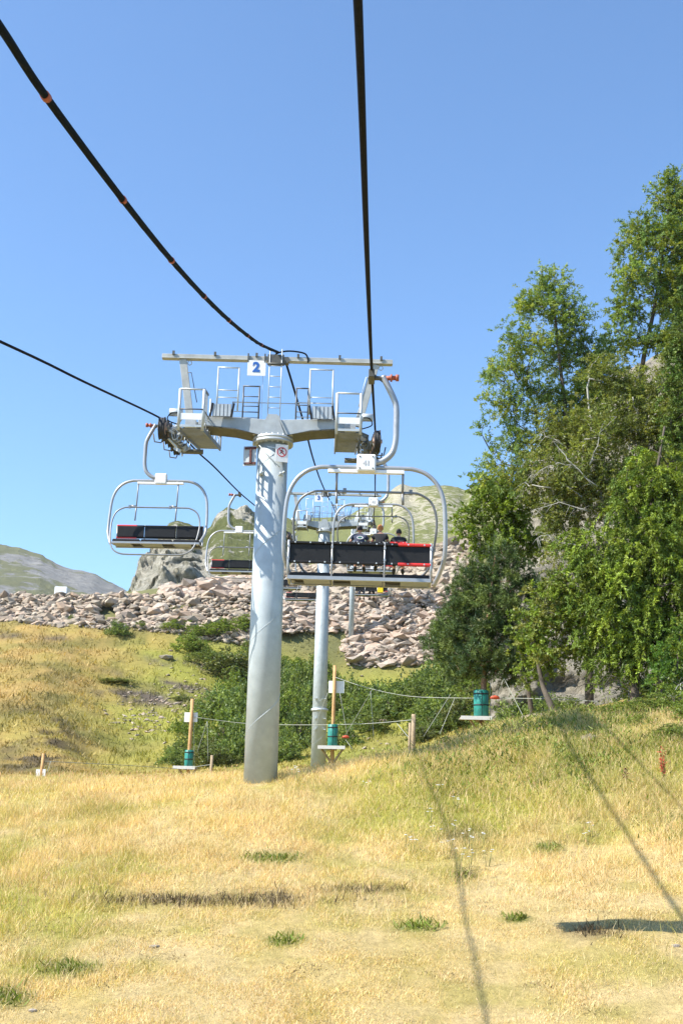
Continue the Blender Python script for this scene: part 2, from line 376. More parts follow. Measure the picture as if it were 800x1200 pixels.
bp = n.nodes.new('ShaderNodeBump'); bp.inputs['Strength'].default_value = 0.8; bp.inputs['Distance'].default_value = 0.12
n.links.new(noise(n, 7, 8, 0.75, tc), bp.inputs['Height']); n.links.new(bp.outputs[0], b.inputs['Normal'])
M['turf'] = m
go = npmesh('ground', Vg, Fg, M['turf'], col=gcol(Vg)*0.9, smooth=True); tag(go, kind='structure')

# ------------------------------------------------------------------ grass blades
def unit(v): return v/np.maximum(np.linalg.norm(v, axis=-1, keepdims=True), 1e-9)
def blades(name, P, h, wd, colr, label, lean=0.45, mat=None, three=True, gname='grass'):
    k = len(P); a = rng.uniform(0, 2*np.pi, k); d = np.stack([np.cos(a), np.sin(a), np.zeros(k)], 1)
    # width faces the lens roughly by chance: random azimuth
    b2 = rng.uniform(0, 2*np.pi, k); s = np.stack([np.cos(b2), np.sin(b2), np.zeros(k)], 1)
    ln = (rng.random(k)*lean*h)[:, None]; up = np.array([0, 0, 1.0])
    h1 = h[:, None]; w1 = wd[:, None]
    base = P-up*0.02
    if three:
        V = np.stack([base-s*w1/2, base+s*w1/2, base+d*ln*0.35+up*h1*0.6+s*w1*0.4, base+d*ln*0.35+up*h1*0.6-s*w1*0.4, base+d*ln+up*h1*1.0+s*w1*0.1, base+d*ln+up*h1-s*w1*0.1], 1)
        i0 = np.arange(k)[:, None]*6
        Fc = np.concatenate([i0+np.array([0, 1, 2, 3]), i0+np.array([3, 2, 4, 5])], 0); nv = 6
    else:
        V = np.stack([base-s*w1/2, base+s*w1/2, base+d*ln+up*h1+s*w1*0.15, base+d*ln+up*h1-s*w1*0.15], 1)
        Fc = np.arange(k)[:, None]*4+np.array([0, 1, 2, 3]); nv = 4
    c = np.repeat(colr, nv, axis=0)
    o = npmesh(gname, V.reshape(-1, 3), Fc, mat or M['grassblade'], col=c)
    tag(o, label, 'grass', kind='stuff'); return o
M['grassblade'] = leaf_mat('grass_blade', (1, 1, 1), 0.3, 0.6)
def scatter(k, y0, y1, lo=-200, hi=920, pw=1.0):
    Y = y0*(y1/y0)**rng.random(k) if pw == 0 else (y0**(1-pw)+(y1**(1-pw)-y0**(1-pw))*rng.random(k))**(1/(1-pw)) if pw != 1 else y0*(y1/y0)**rng.random(k)
    px = rng.uniform(lo, hi, k); p = atv(px, np.full(k, 900.0), Y)
    return p[:, 0], Y
# near meadow
x, y = scatter(500000, 14.0, 38.5, pw=1.0)
P = np.stack([x, y, G(x, y)], 1); px, py = proj(P)
dens = fbm(x*1.6, y*1.6, 201, 3)
keep = rng.random(len(x)) < np.clip(0.45+(dens-0.4)*2.2+0.35*np.exp(-((py-930)/70)**2), 0.12, 1)
P = P[keep]; px = px[keep]; py = py[keep]; dens = dens[keep]
hh = 0.045+0.10*np.clip((1080-py)/140, 0, 1)+0.06*blob(px, py, 40, 1080, 130, 90)+0.10*blob(px, py, 700, 900, 160, 60)
hh = hh*(0.45+1.1*dens)*rng.uniform(0.5, 1.5, len(P))*(1-0.75*blob(px, py, 304, 925, 26, 12))
cc = gcol(P)*(rng.uniform(0.85, 1.45, (len(P), 1))*(0.72+0.62*fbm(P[:, 0]*0.8, P[:, 1]*0.8, 881, 4))[:, None])*(1+rng.normal(0, 0.05, (len(P), 3)))
# part of the blades is bleached straw whatever grows below
bl = rng.random(len(P)) < 0.32; cc[bl] = (PALE*1.12)*rng.uniform(0.75, 1.25, (bl.sum(), 1))
blades('grass', P, hh, 0.006+0.008*rng.random(len(P)), np.clip(cc, 0, 0.95), 'dry yellow and green meadow grass growing over the foreground slope', lean=1.3, three=False)
# tall seeding stalks along the crest and the right-hand bank
x, y = scatter(30000, 20, 37.5, pw=1.0)
P = np.stack([x, y, G(x, y)], 1); px, py = proj(P)
kp = rng.random(len(x)) < np.clip(1.0*np.exp(-((py-905)/30)**2)+0.7*blob(px, py, 680, 900, 170, 60)+0.4*blob(px, py, 60, 1060, 160, 70)+0.10, 0, 1)*np.clip(fbm(x*0.9, y*0.9, 205, 2)*1.7-0.25, 0.05, 1)*(1-blob(px, py, 304, 922, 30, 14))
P = P[kp]; k = len(P)
tip = (rng.random(k)*0.14+0.22)*rng.uniform(0.6, 1.25, k)*np.where(px[kp] < 420, 0.75, 1.0)
cs = np.where(rng.random((k, 1)) < 0.6, PALE*1.05, YGREEN*0.9+PALE*0.2)*rng.uniform(0.75, 1.25, (k, 1))
blades('grass', P, tip, np.full(k, 0.009), np.clip(cs, 0, 0.9), 'tall seeding straw stalks along the crest of the meadow', lean=0.6)
# seed heads on part of the stalks
sel = P[rng.random(k) < 0.45]; 
hd = sel+np.array([0, 0, 1])*rng.uniform(0.14, 0.30, len(sel))[:, None]
blades('seed_heads', hd, np.full(len(hd), 0.06), np.full(len(hd), 0.018), np.tile(PALE*np.array([0.9, 0.72, 0.7]), (len(hd), 1))*rng.uniform(0.7, 1.2, (len(hd), 1)), 'fluffy brownish grass seed heads above the crest of the meadow', lean=0.6, gname='grass_seed_heads', three=False)
x, y = scatter(16000, 15.3, 27, pw=1.0)
P = np.stack([x, y, G(x, y)], 1); px, py = proj(P)
kp = rng.random(len(x)) < np.clip(fbm(x*0.7, y*0.7, 215, 3)*3-1.2, 0.03, 1); P = P[kp]; k = len(P)
blades('grass', P, rng.uniform(0.08, 0.26, k), np.full(k, 0.006), np.clip(np.where(rng.random((k, 1)) < 0.75, PALE*1.1, YGREEN)*rng.uniform(0.7, 1.25, (k, 1)), 0, 0.9), 'thin bent dry stalks left standing in the mown lower meadow', lean=1.5)
# worn brown spots
x, y = scatter(60000, 15.3, 27, pw=1.0)
P = np.stack([x, y, G(x, y)], 1)
kp = fbm(x*1.1, y*1.1, 225, 4) > 0.66; P = P[kp]; k = len(P)
blades('litter', P, rng.uniform(0.015, 0.05, k), rng.uniform(0.01, 0.03, k), np.clip(np.array([0.20, 0.145, 0.075])*rng.uniform(0.5, 1.6, (k, 1)), 0, 0.9), 'brown plant litter on worn spots of the mown meadow', lean=2.0, three=False, gname='plant_litter')
# leafy green weeds: bank on the right and green tufts in the mown part
x, y = scatter(150000, 16, 38, pw=1.0)
P = np.stack([x, y, G(x, y)], 1); px, py = proj(P)
wt = 1.4*blob(px, py, 700, 876, 130, 44)*np.clip(fbm(x*1.1, y*1.1, 301, 3)*3.8-1.2, 0, 1)+0.5*blob(px, py, 540, 905, 60, 18)+0.4*blob(px, py, 600, 890, 120, 40)*np.clip(fbm(x*1.5, y*1.5, 305, 2)*4-1.7, 0, 1)
for (cx, cy, rx, ry) in ((331, 1103, 14, 4), (489, 1086, 18, 4), (80, 1136, 26, 6), (642, 994, 12, 3.5), (8, 1170, 18, 8), (320, 1006, 26, 4), (790, 965, 30, 14), (545, 1026, 9, 4), (605, 1077, 12, 3)):
    wt = wt+1.0*blob(px, py, cx, cy, rx, ry)
kp = rng.random(len(x)) < np.clip(wt, 0, 1); P = P[kp]; k = len(P)
P[:, 2] += rng.random(k)*0.42*fbm(P[:,0]*1.7,P[:,1]*1.7,311,2)*1.4*np.where(P[:, 1] > 26, 1, 0.15)
blades('weeds', P, rng.uniform(0.04, 0.11, k), rng.uniform(0.02, 0.05, k), np.clip(GREEN*rng.uniform(0.5, 1.3, (k, 1))*(1+rng.normal(0, 0.08, (k, 3))), 0, 1), 'broad leaved green weeds in tufts and on the bank below the trees', lean=1.6, gname='leafy_weeds', three=False)
# dark brown tufts on the small lip and beside it
x, y = scatter(60000, 16, 26, 60, 760, pw=1.0)
P = np.stack([x, y, G(x, y)], 1); px, py = proj(P)
wt = 1.0*blob(px, py, 235, 1056, 125, 5)+0.9*blob(px, py, 320, 1053, 18, 7)+0.8*blob(px, py, 690, 1092, 26, 6)+0.5*blob(px, py, 420, 1043, 50, 3)
kp = rng.random(len(x)) < np.clip(wt, 0, 1)*np.clip(fbm(x*3, y*3, 401, 2)*3-0.7, 0, 1); P = P[kp]; k = len(P)
blades('dark_tufts', P, rng.uniform(0.05, 0.17, k), rng.uniform(0.012, 0.03, k), np.clip(DBROWN*np.array([1.0, 0.95, 1.0])*rng.uniform(0.4, 1.6, (k, 1)), 0, 1), 'dark brown tufts in a low ragged strip across the meadow', lean=0.9, gname='dark_tufts', three=False)
# red plant stems (dock) on the bank, white yarrow flowers
def _st(o): o['kind'] = 'stuff'; return o
def stemplant(px, py_, Y, hgt, nst, colr, label, name, matc, spread=0.18, cat='plant', grp=None, umbel=False):
    g = Gat(px, Y); t = thing(name, label, cat, tuple(g), group=grp)
    mb = MB(); hm = MB()
    for i in range(nst):
        a = random.uniform(0, 6.28); r = random.uniform(0, spread)
        top = Vector((math.cos(a)*r, math.sin(a)*r, hgt*random.uniform(0.6, 1)))
        mb.tube([(top.x*0.3, top.y*0.3, -0.03), (top.x*0.7, top.y*0.7, top.z*0.55), top], [0.006, 0.005, 0.003], 4)
        if umbel:
            for q in range(7):
                b_ = random.uniform(0, 6.28); rr = random.uniform(0, 0.035)
                hm.box((top.x+math.cos(b_)*rr, top.y+math.sin(b_)*rr, top.z+random.uniform(0, 0.01)), (0.017, 0.017, 0.006), Matrix.Rotation(b_, 3, 'Z'))
        else:
            for q in range(26):
                f_ = random.uniform(0.35, 1.0); b_ = random.uniform(0, 6.28)
                c_ = Vector((top.x*f_, top.y*f_, top.z*f_)); e_ = Vector((math.cos(b_), math.sin(b_), random.uniform(-.2, .8)))*random.uniform(0.02, 0.05)
                hm.add([c_, c_+e_+Vector((0.008, 0, 0.012)), c_+e_*1.6, c_+e_-Vector((0.008, 0, 0.006))], [(0, 1, 2, 3)])
    _st(mb.build('stem', M['greenstem'], t)); _st(hm.build('flower_head', matc, t)); return t
M['greenstem'] = surf('green_stem', (0.18, 0.2, 0.06), 0.7)
M['dockred'] = surf('dock_seed_red', (0.45, 0.06, 0.03), 0.7, 0, 0.4, 20)
M['dockbrown'] = surf('dock_seed_brown', (0.16, 0.07, 0.03), 0.7, 0, 0.4, 20)
M['petal'] = surf('white_petal', (0.8, 0.78, 0.76), 0.7)
stemplant(776, 945, 26.6, 0.85, 7, None, 'tall red stemmed dock plant standing on the bank at right', 'dock_plant', M['dockred'], 0.14)
stemplant(731, 935, 26.8, 0.5, 3, None, 'small brown dock plant left of the tall red one on the bank', 'dock_plant', M['dockbrown'], 0.07)
FL_ = ((505, 25.6), (512, 24.6), (532, 24.9), (548, 24.2), (552, 23.9), (566, 24.3), (570, 23.2), (476, 24.0), (483, 23.8), (524, 23.6), (535, 23.0), (549, 22.9), (690, 24.6), (686, 24.2), (533, 26.4), (513, 27.0), (430, 27.3), (346, 28.4), (352, 28.0))
for i, (qx, qY) in enumerate(FL_):
    stemplant(qx, 0, qY, random.uniform(0.28, 0.42), 3, None, ('first second third fourth fifth sixth seventh eighth ninth tenth eleventh twelfth thirteenth fourteenth fifteenth sixteenth seventeenth eighteenth nineteenth'.split()[sorted(FL_).index((qx, qY))])+' white umbel flower from the left in the meadow', 'yarrow_plant', M['petal'], 0.14, 'flower', 'white umbel flowers dotted in the meadow', True)

# rough grass on the far hillside and in the valley
x, y = scatter(140000, 39, 150, pw=0.6)
P = np.stack([x, y, G(x, y)], 1); px, py = proj(P)
kp = (py < 918) & (px > -200) & (px < 640) & (rng.random(len(x)) < np.clip(fbm(x*0.8, y*0.5, 501, 3)*2.6-0.6, 0.1, 1)) & ((y < 131) | ((fbm(x*0.13, y*0.2, 511, 3) > 0.50) & (px > 120) & (px < 420))); P = P[kp]; P[P[:, 1] > 131, 2] += 0.35; k = len(P)
blades('hill_grass', P, rng.uniform(0.12, 0.38, k)*(0.6+0.5*(P[:, 1] > 80)), rng.uniform(0.05, 0.14, k)*(P[:, 1]/100)**0.6, np.clip(gcol(P)*rng.uniform(0.75, 1.3, (k, 1)), 0, 0.9), 'rough tufted grass covering the yellow hillside behind the towers', lean=1.2, three=False)

# ------------------------------------------------------------------ mountains
def rockmat(name, green, green2, rock, rockdark, scale, gfac=0.5, bumpd=3.0):
    m, n, b, out = new_mat(name)
    tc = n.nodes.new('ShaderNodeTexCoord').outputs['Object']
    geo = n.nodes.new('ShaderNodeNewGeometry')
    sep = n.nodes.new('ShaderNodeSeparateXYZ'); n.links.new(geo.outputs['Normal'], sep.inputs[0])
    att = n.nodes.new('ShaderNodeAttribute'); att.attribute_name = 'tint'
    f1 = noise(n, scale, 9, 0.68, tc, 0.4); f2 = noise(n, scale*3.5, 7, 0.75, tc)
    gcolr = mix_col(n, f2, green, green2)
    rcol = mix_col(n, ramp(n, f2, [(0.35, (0, 0, 0)), (0.65, (1, 1, 1))]), rockdark, rock)
    mth = n.nodes.new('ShaderNodeMath'); mth.operation = 'ADD'
    n.links.new(f1, mth.inputs[0]); n.links.new(att.outputs['Fac'], mth.inputs[1])
    sel = ramp(n, mth.outputs[0], [(0.96, (0, 0, 0)), (1.06, (1, 1, 1))])
    n.links.new(mix_col(n, sel, gcolr, rcol), b.inputs['Base Color'])
    b.inputs['Roughness'].default_value = 0.95; b.inputs['Specular IOR Level'].default_value = 0.15
    bp = n.nodes.new('ShaderNodeBump'); bp.inputs['Strength'].default_value = 0.9; bp.inputs['Distance'].default_value = bumpd
    n.links.new(noise(n, scale*2.2, 9, 0.75, tc, 0.6), bp.inputs['Height']); n.links.new(bp.outputs[0], b.inputs['Normal'])
    return m
def mountain(name, prof, base, D0, D1, mat, disp, nsc, label, rockf, seed, nu=260, nv=90, ridged=0.0):
    """a hillside: ridge profile seen at distance D1, foot at D0, back slope behind the ridge"""
    pxs = np.linspace(prof[0][0], prof[-1][0], nu)
    ry = np.interp(pxs, [p[0] for p in prof], [p[1] for p in prof])
    ry = ry - (fbm(pxs*0.09, pxs*0+seed, seed, 4)-0.5)*5
    by = np.interp(pxs, [p[0] for p in base], [p[1] for p in base])
    vs = np.linspace(0, 1, nv); rows = []; rk = []
    for v in vs:
        Y = D0+(D1-D0)*v**1.15
        py = by+(ry-by)*v**0.85
        P = atv(pxs, py, np.full(nu, Y)); rows.append(P); rk.append(rockf(pxs, py, v))
    n_back = 14
    top = rows[-1]
    for k in range(1, n_back+1):
        P = top.copy(); P[:, 1] += k*(D1-D0)*0.06; P[:, 0] *= P[:, 1]/top[:, 1]; P[:, 2] -= k*k*(D1-D0)*0.004+k*(D1-D0)*0.015; rows.append(P); rk.append(rk[nv-1])
    V = np.concatenate(rows); rkv = np.concatenate(rk); nr = len(rows)
    S = nsc
    def tri(a, o=5):
        A = fbm(V[:, 0]*S+a, V[:, 1]*S*0.7+V[:, 2]*S*0.9, seed+a, o, 0.55)
        B = fbm(V[:, 2]*S*1.4+a, V[:, 0]*S*0.8-V[:, 1]*S*0.3, seed+a+7, o, 0.55)
        return (A+B)/2-0.5
    nzn = tri(3)
    if ridged: nzn = nzn*(1-ridged)+(0.25-np.abs(tri(31, 4)))*ridged*1.6
    fade = np.ones((nr, nu)); fade[nv-6:nv+3] = 0.25; fade = fade.ravel()
    amp = disp*(0.35+1.3*rkv)*fade
    V[:, 2] += nzn*amp; V[:, 1] += tri(11)*amp*1.9; V[:, 0] += tri(23)*amp*0.4
    idx = np.arange(nr*nu).reshape(nr, nu)
    Fc = np.stack([idx[:-1, :-1].ravel(), idx[:-1, 1:].ravel(), idx[1:, 1:].ravel(), idx[1:, :-1].ravel()], 1)
    # attribute: 0.35..0.75 shifts the green/rock threshold
    att = 0.30+0.5*rkv; col = np.stack([att]*3, 1)
    o = npmesh(name, V, Fc, mat, col=col, smooth=False); tag(o, kind='structure'); o['label'] = label; return o
M['farmtn'] = rockmat('far_mountain', (0.15, 0.16, 0.075), (0.21, 0.205, 0.11), (0.33, 0.32, 0.30), (0.21, 0.205, 0.19), 0.02, bumpd=16)
M['crag'] = rockmat('crag_rock', (0.085, 0.11, 0.035), (0.19, 0.19, 0.075), (0.58, 0.54, 0.45), (0.22, 0.21, 0.155), 0.22, bumpd=2.6)
M['cliffrock'] = rockmat('cliff_rock', (0.10, 0.12, 0.04), (0.17, 0.17, 0.07), (0.36, 0.32, 0.25), (0.12, 0.11, 0.08), 0.5, bumpd=0.5)
M['ridge'] = rockmat('ridge_slope', (0.12, 0.145, 0.045), (0.23, 0.225, 0.09), (0.52, 0.47, 0.36), (0.22, 0.21, 0.13), 0.30, bumpd=1.4)
mountain('mountain', [(-900, 610), (-400, 612), (-150, 618), (-40, 629), (0, 636), (50, 650), (75, 664), (100, 670), (130, 681), (152, 696), (170, 706), (260, 730)],
         [(-900, 760), (260, 760)], 900, 1500, M['farmtn'], 30, 0.011, 'hazy green and grey mountain at the far left',
         lambda px, py, v: np.clip(0.22+0.6*blob(px, py, 90, 680, 60, 10, 0.3), 0, 1), 5, 300, 70)
mountain('ridge', [(240, 640), (300, 603), (330, 605), (350, 610), (370, 608), (408, 604), (430, 592), (448, 584), (462, 571), (471, 567), (485, 570), (520, 569), (545, 573), (600, 565), (700, 540), (900, 500), (1500, 430)],
         [(240, 720), (1500, 720)], 230, 520, M['ridge'], 8, 0.08, 'green grassy mountain slope with pale rock patches behind the near chair',
         lambda px, py, v: np.clip(0.15+0.6*blob(px, py, 472, 580, 14, 12)+0.25*blob(px, py, 500, 600, 60, 30)+0.5*np.clip((py-640)/30, 0, 1)-0.5*blob(px, py, 380, 630, 45, 25), 0, 1), 15, 320, 90)
mountain('crag', [(120, 730), (150, 694), (165, 668), (178, 648), (190, 624), (198, 614), (208, 611), (222, 614), (236, 624), (247, 618), (254, 604), (266, 595), (284, 598), (296, 600), (320, 606), (360, 650), (400, 700)],
         [(120, 735), (400, 735)], 190, 300, M['crag'], 8, 0.14, 'steep grey crag with a green shoulder left of the tower',
         lambda px, py, v: np.clip(0.10+0.95*blob(px, py, 190, 670, 40, 42)+0.7*blob(px, py, 286, 604, 12, 12)+0.4*blob(px, py, 262, 606, 12, 8)+0.55*blob(px, py, 225, 680, 30, 20), 0, 1), 25, 300, 110, 0.5)

# rocky cliff behind the trees on the right
mountain('cliff', [(575, 640), (600, 572), (625, 530), (652, 507), (690, 470), (715, 445), (750, 425), (800, 405), (900, 380), (1100, 350)],
         [(575, 865), (640, 860), (700, 855), (800, 850), (1100, 820)], 56, 96, M['cliffrock'], 3.0, 0.42, 'grey rocky cliff standing behind the trees on the right',
         lambda px, py, v: np.clip(0.62+0*px, 0, 1), 45, 200, 170, 0.5)

# ------------------------------------------------------------------ haze: one even, pale volume round the whole place
hb = MB(); hb.box((0, 1150, 165), (5200, 2900, 470)); hz = hb.build('haze', bpy.data.materials.new('air')); tag(hz, kind='stuff')
hm_ = hz.data.materials[0]; hm_.use_nodes = True; hn = hm_.node_tree; hn.nodes.clear()
ho_ = hn.nodes.new('ShaderNodeOutputMaterial'); pv = hn.nodes.new('ShaderNodeVolumePrincipled'); pv.inputs['Density'].default_value = 0.00006
pv.inputs['Color'].default_value = (0.93, 0.93, 0.95, 1); pv.inputs['Anisotropy'].default_value = 0.25
hn.links.new(pv.outputs[0], ho_.inputs['Volume'])
# ================================================================== RUBBLE WALLS
def boulder_mesh(name, seed, mat):
    r = random.Random(seed); bm = bmesh.new(); bmesh.ops.create_icosphere(bm, subdivisions=1, radius=0.5)
    sx, sy, sz = r.uniform(0.95, 1.3), r.uniform(0.8, 1.1), r.uniform(0.55, 0.85)
    # chop with random planes for angular faces
    pl = [(Vector((r.gauss(0, 1), r.gauss(0, 1), r.gauss(0, 1))).normalized(), r.uniform(0.26, 0.40)) for _ in range(7)]
    for v in bm.verts:
        p = v.co.copy()
        for nrm, d in pl:
            e = p.dot(nrm)-d
            if e > 0: p -= nrm*e
        v.co = Vector((p.x*sx*1.25, p.y*sy*1.25, p.z*sz*1.25))
    me = bpy.data.meshes.new(name); bm.to_mesh(me); bm.free(); me.materials.append(mat); return me
def stone_material(name, cols):
    m, n, b, out = new_mat(name)
    geo = n.nodes.new('ShaderNodeNewGeometry'); oi = n.nodes.new('ShaderNodeObjectInfo')
    ad = n.nodes.new('ShaderNodeMath'); ad.operation = 'ADD'; n.links.new(geo.outputs['Random Per Island'], ad.inputs[0]); n.links.new(oi.outputs['Random'], ad.inputs[1])
    fr = n.nodes.new('ShaderNodeMath'); fr.operation = 'FRACT'; n.links.new(ad.outputs[0], fr.inputs[0])
    base = ramp(n, fr.outputs[0], [(i/(len(cols)-1), c) for i, c in enumerate(cols)])
    gp = geo.outputs['Position']
    c = mix_col(n, 0.6, base, ramp(n, noise(n, 2.5, 7, 0.75, gp), [(0.3, (0.6, 0.58, 0.55)), (0.7, (1.2, 1.2, 1.2))]), 'MULTIPLY')
    n.links.new(c, b.inputs['Base Color']); b.inputs['Roughness'].default_value = 0.9; b.inputs['Specular IOR Level'].default_value = 0.2
    bp = n.nodes.new('ShaderNodeBump'); bp.inputs['Strength'].default_value = 0.7; bp.inputs['Distance'].default_value = 0.12
    n.links.new(noise(n, 3.0, 7, 0.75, gp), bp.inputs['Height']); n.links.new(bp.outputs[0], b.inputs['Normal'])
    return m
M['stonepink'] = stone_material('pinkish_rubble_stone', [(0.30, 0.25, 0.20), (0.46, 0.34, 0.26), (0.40, 0.34, 0.28), (0.50, 0.40, 0.32), (0.30, 0.27, 0.23), (0.44, 0.31, 0.22)])
M['stonegrey'] = stone_material('grey_boulder_stone', [(0.28, 0.235, 0.18), (0.40, 0.335, 0.255), (0.34, 0.29, 0.235), (0.45, 0.38, 0.30), (0.20, 0.17, 0.13), (0.40, 0.30, 0.22)])
M['stonebeige'] = stone_material('beige_rubble_stone', [(0.30, 0.25, 0.19), (0.42, 0.35, 0.27), (0.44, 0.33, 0.25), (0.47, 0.40, 0.32), (0.22, 0.19, 0.15), (0.38, 0.28, 0.20)])
SM = {k: [boulder_mesh('stone', i+(0 if k == 'stonepink' else 50), M[k]) for i in range(8)] for k in ('stonepink', 'stonegrey', 'stonebeige')}
def rubble(name, label, pts, sizes, matk, nparts, flat=0.75):
    """pts: world points; the largest nparts stones are parts, the rest one joined stuff part"""
    c = np.mean(pts, 0); t = thing(name, label, 'rubble wall' if 'wall' in name else 'rocks', tuple(c))
    order = np.argsort(-np.array(sizes)/np.array(pts)[:, 1]); jv = []; jf = []; nb = 0
    for rank, i in enumerate(order):
        me = SM[matk][random.randrange(8)]; s = sizes[i]
        rot = (random.uniform(-.5, .5), random.uniform(-.5, .5), random.uniform(0, 6.28)); sc3 = Vector((s*random.uniform(.85, 1.35), s*random.uniform(.8, 1.1), s*flat*random.uniform(.75, 1.15)))
        if rank < nparts:
            o = bpy.data.objects.new('stone', me); COL.objects.link(o); o.parent = t
            o.location = Vector(pts[i])-Vector(c); o.rotation_euler = rot; o.scale = sc3
        else:
            Mx = Matrix.LocRotScale(Vector(pts[i])-Vector(c), Vector((0, 0, 0)).to_track_quat('Z', 'Y') if False else __import__('mathutils').Euler(rot).to_quaternion(), sc3)
            vv = [Mx @ v.co for v in me.vertices]; jv += [tuple(p) for p in vv]; jf += [tuple(nb+q for q in p.vertices) for p in me.polygons]; nb += len(vv)
    if jv:
        o = npmesh('small_stones', np.array(jv), np.array(jf), M[matk], parent=t); o['kind'] = 'stuff'
    return t
def stones_px(n, px0, px1, bot, top, Y0, Y1, size, keep=None, pw=1.0):
    """stones spread over a bank face given by its foot and head lines in the picture at their real distances"""
    P = []; S = []
    for _ in range(n):
        px = random.uniform(px0, px1); v = random.random()
        b_ = np.interp(px, [q[0] for q in bot], [q[1] for q in bot]); t_ = np.interp(px, [q[0] for q in top], [q[1] for q in top])
        py = b_+(t_-b_)*v
        if keep and not keep(px, py): continue
        Y = Y0+(Y1-Y0)*v; p = at(px, py, Y); g = G(p[0], Y)[0]
        p[2] = max(g+0.1, p[2]) if g-p[2] < 3 else p[2]
        P.append(p); S.append(size*min(2.0, 0.78*math.exp(random.gauss(0, 0.42))))
    return P, S
# low wall along the track, left
kp = lambda px, py: not (math.exp(-((px-127)/16)**2-((py-718)/14)**2) > 0.6)
P_, S_ = stones_px(1700, -45, 296, [(-45, 724), (0, 729), (100, 738), (200, 745), (296, 755)], [(-45, 698), (160, 697), (220, 696), (296, 697)], 130, 138, 0.98, kp)
rubble('rubble_wall', 'long low wall of tumbled grey and pink stones along the top of the yellow hillside', P_, S_, 'stonebeige', 290)
P_, S_ = stones_px(520, 190, 330, [(190, 698), (230, 700), (300, 706), (330, 706)], [(190, 690), (235, 682), (300, 672), (330, 668)], 139, 150, 1.45)
rubble('boulder_heap', 'heap of pinkish boulders rising behind the left wall towards the tower', P_, S_, 'stonepink', 200)
# big dry stone embankment in the middle
P_, S_ = stones_px(1900, 318, 530, [(318, 745), (345, 752), (400, 784), (470, 784), (530, 772)], [(318, 700), (400, 700), (470, 697), (530, 694)], 131, 139, 1.15, lambda px, py: py < 740 or px > 405)
rubble('rubble_wall', 'tall pinkish dry stone embankment behind the third slender tower tube', P_, S_, 'stonepink', 300, 0.6)
P_, S_ = stones_px(2600, 320, 560, [(320, 702), (400, 702), (470, 700), (560, 697)], [(320, 672), (400, 662), (470, 650), (520, 636), (560, 620)], 139, 150, 1.15)
rubble('boulder_slope', 'slope of loose grey boulders above the stone embankment beside the trees', P_, S_, 'stonegrey', 300, 0.8)
sc_p, sc_s = [], []
for (cx, cy, rx, ry, Y, n__) in ((165, 818, 44, 8, 100, 150), (215, 780, 46, 5, 112, 60), (190, 800, 46, 4, 106, 60), (225, 765, 50, 12, 116, 40), (440, 866, 40, 6, 78, 16), (470, 800, 40, 10, 112, 20)):
    for _ in range(n__):
        px = random.gauss(cx, rx*.55); Y_ = Y+random.gauss(0, ry*0.5); g = Gat(px, Y_); sc_p.append(g); sc_s.append(random.uniform(.12, .5))
rubble('scree', 'loose dark and pale stones scattered on the bare patches of the hillside', sc_p, sc_s, 'stonebeige', 60, 0.6)
for (a, b, bt, tp, Y0, Y1, mk, nm) in ((-45, 296, [(-45, 724), (0, 729), (100, 738), (200, 745), (296, 755)], [(-45, 698), (160, 697), (220, 696), (296, 697)], 129.6, 137.6, 'stonebeige', 'gravel filling the gaps of the left rubble wall'),
                            (318, 530, [(318, 745), (345, 752), (400, 784), (470, 784), (530, 772)], [(318, 700), (400, 700), (470, 697), (530, 694)], 130.6, 138.6, 'stonepink', 'gravel filling the gaps of the stone embankment')):
    P_, S_ = stones_px(900, a, b, bt, tp, Y0, Y1, 0.38, (lambda px, py: py < 740 or px > 405) if a > 0 else kp)
    rubble('gravel', nm, P_, S_, mk, 0)
# single boulders
def boulder(px, Y, s, label, matk='stonegrey', dz=0.1):
    g = Gat(px, Y); o = bpy.data.objects.new('boulder', SM[matk][random.randrange(8)]); COL.objects.link(o)
    o.location = (g[0], g[1], g[2]+dz*s); o.scale = (s*1.3, s, s*.8); o.rotation_euler = (0, 0, random.uniform(0, 6)); tag(o, label, 'rock'); return o
boulder(632, 41, 0.9, 'large pale boulder at the foot of the leaning trunk')
boulder(655, 44, 1.2, 'pale boulder right of the leaning trunk')
boulder(612, 43, 0.8, 'pale boulder left of the leaning trunk', 'stonepink')
boulder(692, 29.5, 0.42, 'grey half buried rock in the grass of the bank')
boulder(188, 122, 1.3, 'single pale stone lying on the hillside under the left wall')
boulder(360, 85, 0.9, 'pale stone between shrubs behind the second tower tube')
boulder(448, 87, 1.0, 'pale stone in the grass clearing of the valley')
boulder(193, 18.5, 0.10, 'small white stone in the mown grass at lower left')
boulder(60, 16.3, 0.09, 'small white stone at the bottom left edge of the meadow')
boulder(782, 18.6, 0.10, 'small pale stone in the mown grass at the right edge')
wb = MB().box((0, 0, 0.5), (1.5, 1.5, 1.5)); pp = at(72*1.0, 695, 140)
o = wb.build('concrete_block', M['white'], None, bevel=0.05); o.location = at(73, 696, 140)-np.array([0, 0, 0.5]); tag(o, 'white block standing on top of the left rubble wall', 'block')

